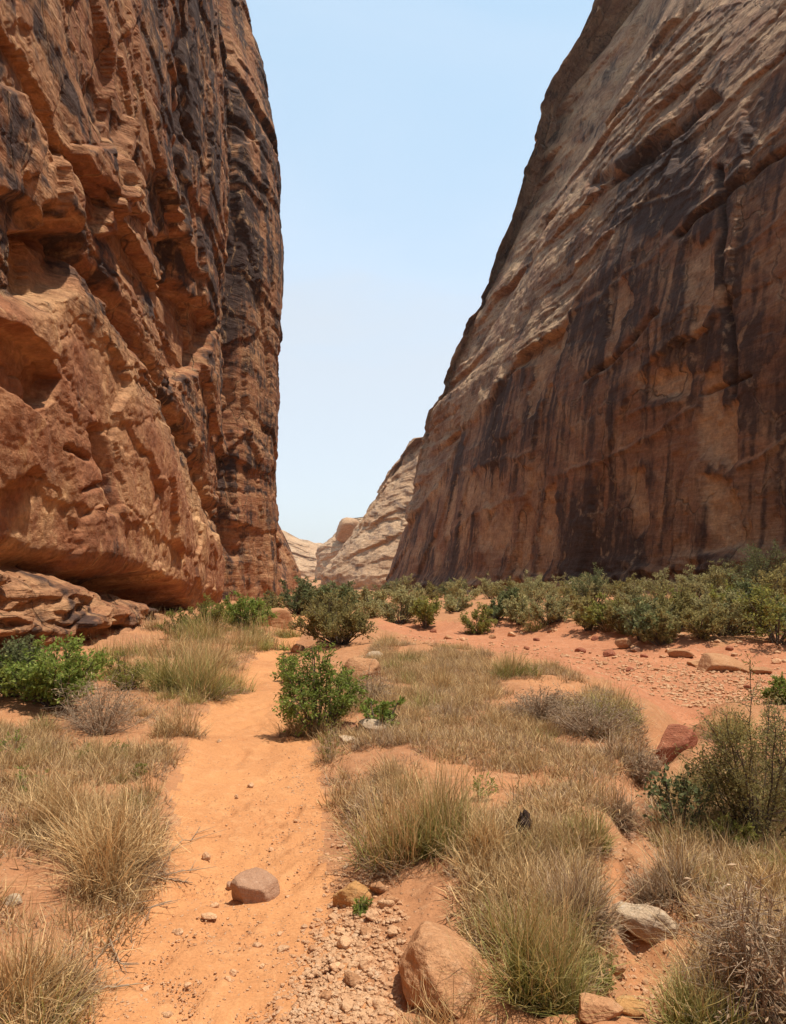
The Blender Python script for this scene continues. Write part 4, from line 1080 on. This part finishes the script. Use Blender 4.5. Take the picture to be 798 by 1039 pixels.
make_brush(376, 716, 36, 40, 'grey dead stalks right behind the bright green shrub', 95, 30)

# ------------------------------------------------------------------ grass tussocks that stand out
T = make_tuft
T(196, 708, 100, 68, 'greenstraw', 'large rounded green and straw grass mound left of the trail', 201, 1500, 1.0, .5, .009, nseed=300, base=.6)
T(235, 700, 40, 40, 'greenstraw', 'green edged grass clump touching the trail beside the large grass mound', 202, 500, .9, .5, .008, nseed=60, base=.5)
T(182, 748, 60, 50, 'straw', 'straw coloured tussock at the left trail edge below the grass mound', 203, 700, 1.0, .6, .007, nseed=80, base=.5)
T(108, 882, 125, 120, 'straw', 'big dry tussock with a dark heart left of the trail', 204, 1500, 1.15, .75, .006, nseed=150, base=.42)
T(60, 850, 90, 100, 'straw', 'tall dry grass clump left of the big tussock with the dark heart', 205, 800, .8, .5, .006, nseed=120, base=.6)
T(20, 1022, 140, 120, 'straw', 'bushy dry tussock in the bottom left corner', 206, 1500, 1.05, .7, .0055, nseed=120, base=.5)
T(60, 1000, 80, 80, 'greyblade', 'greyish dry tussock beside the one in the bottom left corner', 207, 700, 1.1, .7, .0055, nseed=60, base=.45)
T(410, 880, 105, 108, 'greenstraw', 'broad green based grass tussock right of the trail above the yellowish rock', 208, 1200, .6, .4, .0055, nseed=320, base=.7)
T(455, 860, 80, 100, 'straw', 'tall straw grass clump right of the broad green based tussock', 209, 700, .7, .4, .006, nseed=160, base=.7)
T(560, 1030, 84, 150, 'greenstraw', 'tall green grass tussock right of the large tan boulder', 210, 1300, .55, .35, .005, nseed=260, base=.6)
T(580, 990, 56, 90, 'greenstraw', 'greenish grass clump at the right side of the tall green tussock', 211, 700, .8, .4, .0055, nseed=100, base=.6)
T(455, 1060, 100, 72, 'straw', 'thin straw grass growing in front of the large tan boulder', 212, 170, .7, .4, .0045, nseed=60, base=.8)
T(596, 950, 54, 92, 'greyblade', 'grey dead tussock on the left brink of the gully', 213, 1100, .9, .6, .0055, nseed=80, base=.5)
T(690, 915, 105, 72, 'greyblade', 'grey dry tussock with a dark underside above the pale lichened rock', 214, 1200, 1.15, .7, .0055, nseed=100, base=.42)
T(760, 1000, 120, 130, 'straw', 'wide straw coloured brush of grass at the right edge', 215, 1500, 1.0, .6, .0055, nseed=150, base=.6)
T(720, 1050, 80, 90, 'greenstraw', 'greenish dry clump at the bottom right below the straw brush', 216, 700, .9, .6, .0055, nseed=60, base=.6)
T(618, 830, 55, 60, 'greyblade', 'brownish dead tussock on the slope above the gully', 217, 800, 1.0, .6, .006, nseed=60, base=.5)
T(606, 868, 36, 56, 'greenstraw', 'narrow greenish tussock on the gully brink above the grey dead one', 218, 500, .7, .4, .006, nseed=60, base=.5)
T(625, 732, 66, 50, 'greenstraw', 'green and straw tussock at the near edge of the wash', 219, 800, 1.0, .5, .008, nseed=120, base=.5)
T(640, 775, 60, 46, 'greyblade', 'dry brown tussock left of the red block', 220, 700, 1.0, .6, .007, nseed=60, base=.5)
T(742, 752, 60, 44, 'greenstraw', 'pale green grass clump right of the red block', 221, 700, .8, .4, .008, nseed=160, base=.6)
T(445, 700, 40, 34, 'straw', 'straw tussock in the field below the wash, left of centre', 222, 500, .8, .5, .009, nseed=100, base=.55)
T(522, 690, 50, 36, 'greenstraw', 'greenish tussock at the near edge of the wash in the middle', 223, 600, .8, .5, .009, nseed=120, base=.6)
T(416, 672, 34, 24, 'greenstraw', 'small greenish tussock beyond the tan rounded rock', 224, 400, .8, .5, .010, nseed=60, base=.6)
T(310, 745, 66, 48, 'straw', 'dry grass skirt in front of the bright green shrub', 225, 700, .9, .5, .006, nseed=100, base=.7)
T(385, 755, 60, 34, 'greyblade', 'matted dry grass right of the bright green shrub', 226, 500, 1.0, .6, .006, nseed=50, base=.7)
T(268, 660, 44, 24, 'greenstraw', 'low grass patch at the left side of the far trail', 227, 500, .9, .5, .012, nseed=100, base=.7)
T(165, 665, 70, 34, 'straw', 'straw grass at the foot of the bedded ledge', 228, 700, .8, .5, .010, nseed=150, base=.7)
T(208, 652, 60, 36, 'greenstraw', 'tall green grass under the mouth of the overhang', 231, 700, .7, .4, .012, nseed=200, base=.7)
T(240, 656, 50, 26, 'straw', 'straw grass patch below the bright green bush at the left cliff', 232, 600, .8, .5, .012, nseed=150, base=.8)
T(285, 646, 34, 22, 'greenstraw', 'green grass patch where the trail bends out of sight', 233, 400, .8, .5, .014, nseed=80, base=.8)
T(150, 690, 50, 36, 'greenstraw', 'green grass clump left of the large rounded grass mound', 234, 600, .8, .5, .009, nseed=120, base=.6)
T(262, 652, 46, 34, 'greenstraw', 'green grass on the left of the far trail below the bright green bush', 235, 500, .8, .5, .012, nseed=100, base=.7)
T(120, 690, 60, 40, 'straw', 'straw grass between the twiggy brush and the bedded ledge', 236, 600, .8, .5, .009, nseed=120, base=.7)
T(178, 650, 50, 28, 'greenstraw', 'green grass growing right against the dark cavity of the left cliff', 237, 500, .8, .5, .012, nseed=100, base=.7)
T(215, 680, 60, 44, 'straw', 'straw coloured clump just behind the large rounded grass mound', 238, 600, .8, .5, .010, nseed=150, base=.7)
T(110, 668, 60, 30, 'greenstraw', 'green grass under the lip of the bedded ledge', 239, 600, .8, .5, .010, nseed=100, base=.8)
T(160, 640, 50, 24, 'straw', 'straw grass just below the dark cavity of the left cliff', 240, 500, .8, .5, .012, nseed=100, base=.8)
T(205, 632, 40, 20, 'straw', 'straw grass right of the dark cavity at the very foot of the left cliff', 241, 400, .8, .5, .014, nseed=80, base=.8)
make_shrub(182, 646, 46, 30, 'leaf_yel', 'low yellow green bush in front of the dark cavity of the left cliff', 242, nstem=18, ntwig=10, nleaf=12, leaf=.08, aspect=.35, r0=.014)
make_shrub(272, 628, 40, 26, 'leaf_olive', 'olive bush beside the mound at the foot of the rear left buttress', 243, nstem=18, ntwig=10, nleaf=12, leaf=.11, aspect=.4, r0=.018)
T(500, 880, 50, 66, 'straw', 'straw clump just left of the charred stump', 229, 500, .8, .5, .0055, nseed=80, base=.6)
T(780, 910, 70, 60, 'straw', 'dry grass under the tall feathery shrub', 230, 700, 1.0, .6, .006, nseed=60, base=.6)

# ------------------------------------------------------------------ the grassy field: tussocks too alike to tell apart
FIELD = [(338, 800), (325, 750), (345, 700), (385, 660), (470, 664), (560, 684), (640, 728), (655, 770), (612, 800), (600, 860), (575, 880), (470, 880), (380, 890)]
LEFTF = [(-80, 760), (-80, 1080), (60, 1060), (130, 930), (150, 880), (160, 800), (190, 752), (120, 745)]
LEFTF2 = [(120, 700), (150, 670), (225, 645), (270, 640), (262, 662), (240, 690), (205, 720), (190, 745), (110, 745)]
RIGHTF = [(690, 1080), (716, 1000), (706, 930), (668, 880), (676, 830), (730, 800), (880, 790), (900, 1080)]
MIDF = [(500, 1080), (475, 900), (465, 880), (590, 880), (592, 950), (556, 1080)]
NOGO = [(402, 910), (402, 1039), (500, 1039), (500, 910)]
def rand_in(poly, n, g, lim=40):
    poly = np.array(poly, float)
    W_ = np.array([flat(a, max(b, 600))[:2] for a, b in poly])
    lo, hi = W_.min(0), W_.max(0)
    out = []
    while len(out) < n:
        q = lo + (hi - lo) * g.random((400, 2))
        q = q[poly_sd(q[:, 0], q[:, 1], W_) < 0]
        q = q[fbm2(q[:, 0] * .8, q[:, 1] * .8, 300, 3) > -.22 + .4 * g.normal(size=len(q)) * .3]
        out += list(q)
    return np.array(out[:n])
protos = {}
def proto(kind, i):
    if (kind, i) in protos: return protos[(kind, i)]
    mt, n, L, lean, ns = {'straw': ('straw', 130, .36, .9, 26), 'grey': ('greyblade', 150, .24, 1.15, 10), 'green': ('greenstraw', 150, .34, .8, 34)}[kind]
    root = empty('grass_tuft', (0, 0, -50))
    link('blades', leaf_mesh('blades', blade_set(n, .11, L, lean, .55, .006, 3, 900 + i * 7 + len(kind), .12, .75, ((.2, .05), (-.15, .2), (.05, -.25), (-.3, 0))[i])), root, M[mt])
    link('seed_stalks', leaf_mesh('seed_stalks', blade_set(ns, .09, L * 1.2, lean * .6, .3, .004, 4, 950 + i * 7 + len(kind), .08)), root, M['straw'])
    tag(root, 'x', 'grass')
    protos[(kind, i)] = root
    return root
used = set()
def field(poly, n, seed, group, labels, mix, smin=.55, smax=1.2):
    g = np.random.default_rng(seed)
    for (x, y) in rand_in(poly, n, g):
        kind = ('straw', 'grey', 'green')[int(np.searchsorted(np.cumsum(mix), g.random() * .9999))]
        i = int(g.integers(4)); pr = proto(kind, i)
        sc = smin + (smax - smin) * g.random() ** 1.3
        loc = (x, y, float(gz(x, y)))
        rz = g.random() * 6.28
        if (kind, i) not in used:
            used.add((kind, i)); r = pr; r.location = loc; r.rotation_euler = (0, 0, rz); r.scale = (sc,) * 3
        else: r = dup(pr, loc, rz, sc)
        r['label'] = labels[kind]; r['group'] = group + ' ' + {'straw': '(straw)', 'grey': '(grey)', 'green': '(greenish)'}[kind]
field(FIELD, 150, 1, 'tufts in the grass field right of the trail', {'straw': 'short straw coloured tuft in the dry grass field right of the trail', 'grey': 'low grey dead tuft in the dry grass field right of the trail', 'green': 'greenish tuft in the dry grass field right of the trail'}, (.55, .3, .15))
field(LEFTF, 60, 2, 'tufts on the left of the trail', {'straw': 'short straw coloured tuft on the sand left of the trail', 'grey': 'low grey dead tuft on the sand left of the trail', 'green': 'greenish tuft on the sand left of the trail'}, (.5, .25, .25), .5, 1.0)
field(LEFTF2, 22, 3, 'tufts below the left cliff', {'straw': 'straw coloured tuft growing below the foot of the left cliff', 'grey': 'grey dead tuft growing below the foot of the left cliff', 'green': 'greenish tuft growing below the foot of the left cliff'}, (.4, .1, .5), .8, 1.4)
field(RIGHTF, 40, 4, 'tufts right of the gully', {'straw': 'straw coloured tuft on the slope right of the gully', 'grey': 'grey dead tuft on the slope right of the gully', 'green': 'greenish tuft on the slope right of the gully'}, (.45, .4, .15), .6, 1.1)
field(MIDF, 16, 5, 'tufts around the tall green tussock', {'straw': 'straw coloured tuft near the tall green tussock by the boulder', 'grey': 'grey dead tuft near the tall green tussock by the boulder', 'green': 'greenish tuft near the tall green tussock by the boulder'}, (.5, .15, .35), .6, 1.0)
BANKF = [(440, 636), (520, 622), (640, 616), (800, 616), (800, 652), (690, 648), (600, 644), (530, 638)]
field(BANKF, 46, 6, 'tufts among the shrubs on the bank', {'straw': 'straw coloured tuft among the shrubs beyond the wash', 'grey': 'grey tuft among the shrubs beyond the wash', 'green': 'greenish tuft among the shrubs beyond the wash'}, (.2, .3, .5), 1.3, 2.6)
for pr in [v for k, v in protos.items() if k not in used]:
    for c in list(pr.children): bpy.data.objects.remove(c)
    bpy.data.objects.remove(pr)

# fine dry stubble and litter between the tufts: nobody could count it
def stubble(name, label, polys, mat, seed, L, nb, lean):
    g = np.random.default_rng(seed)
    Vs, Fs, Hs, Rs, off = [], [], [], [], 0
    base = [blade_set(nb, .10, L, lean, .5, .0065, 2, 700 + i, .2, .6) for i in range(10)]
    for poly, n in polys:
        q = rand_in(poly, n, g)
        z = gz(q[:, 0], q[:, 1])
        for (x, y), zz in zip(q, z):
            v, f, h, r = base[g.integers(10)]
            a = g.random() * 6.28; s = .5 + .8 * g.random()
            ca, sa = math.cos(a) * s, math.sin(a) * s
            Vs.append(np.stack([v[:, 0] * ca - v[:, 1] * sa + x, v[:, 0] * sa + v[:, 1] * ca + y, v[:, 2] * s + zz], -1))
            Fs.append(f + off); Hs.append(h); Rs.append(r); off += len(v)
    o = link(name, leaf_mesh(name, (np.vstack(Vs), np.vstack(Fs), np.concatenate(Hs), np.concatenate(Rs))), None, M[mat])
    return tag(o, label, 'grass', kind='stuff')
stubble('dry_stubble', 'short dry stubble covering the ground between the tufts', [(FIELD, 4200), (LEFTF, 1500), (LEFTF2, 700), (RIGHTF, 1300), (MIDF, 700)], 'straw', 5, .20, 20, 1.0)
stubble('brown_litter', 'brown dead grass litter lying flat on the sand', [(FIELD, 7000), (LEFTF, 1500), (RIGHTF, 1900), (MIDF, 800), (LEFTF2, 700)], 'greyblade', 6, .13, 18, 1.6)
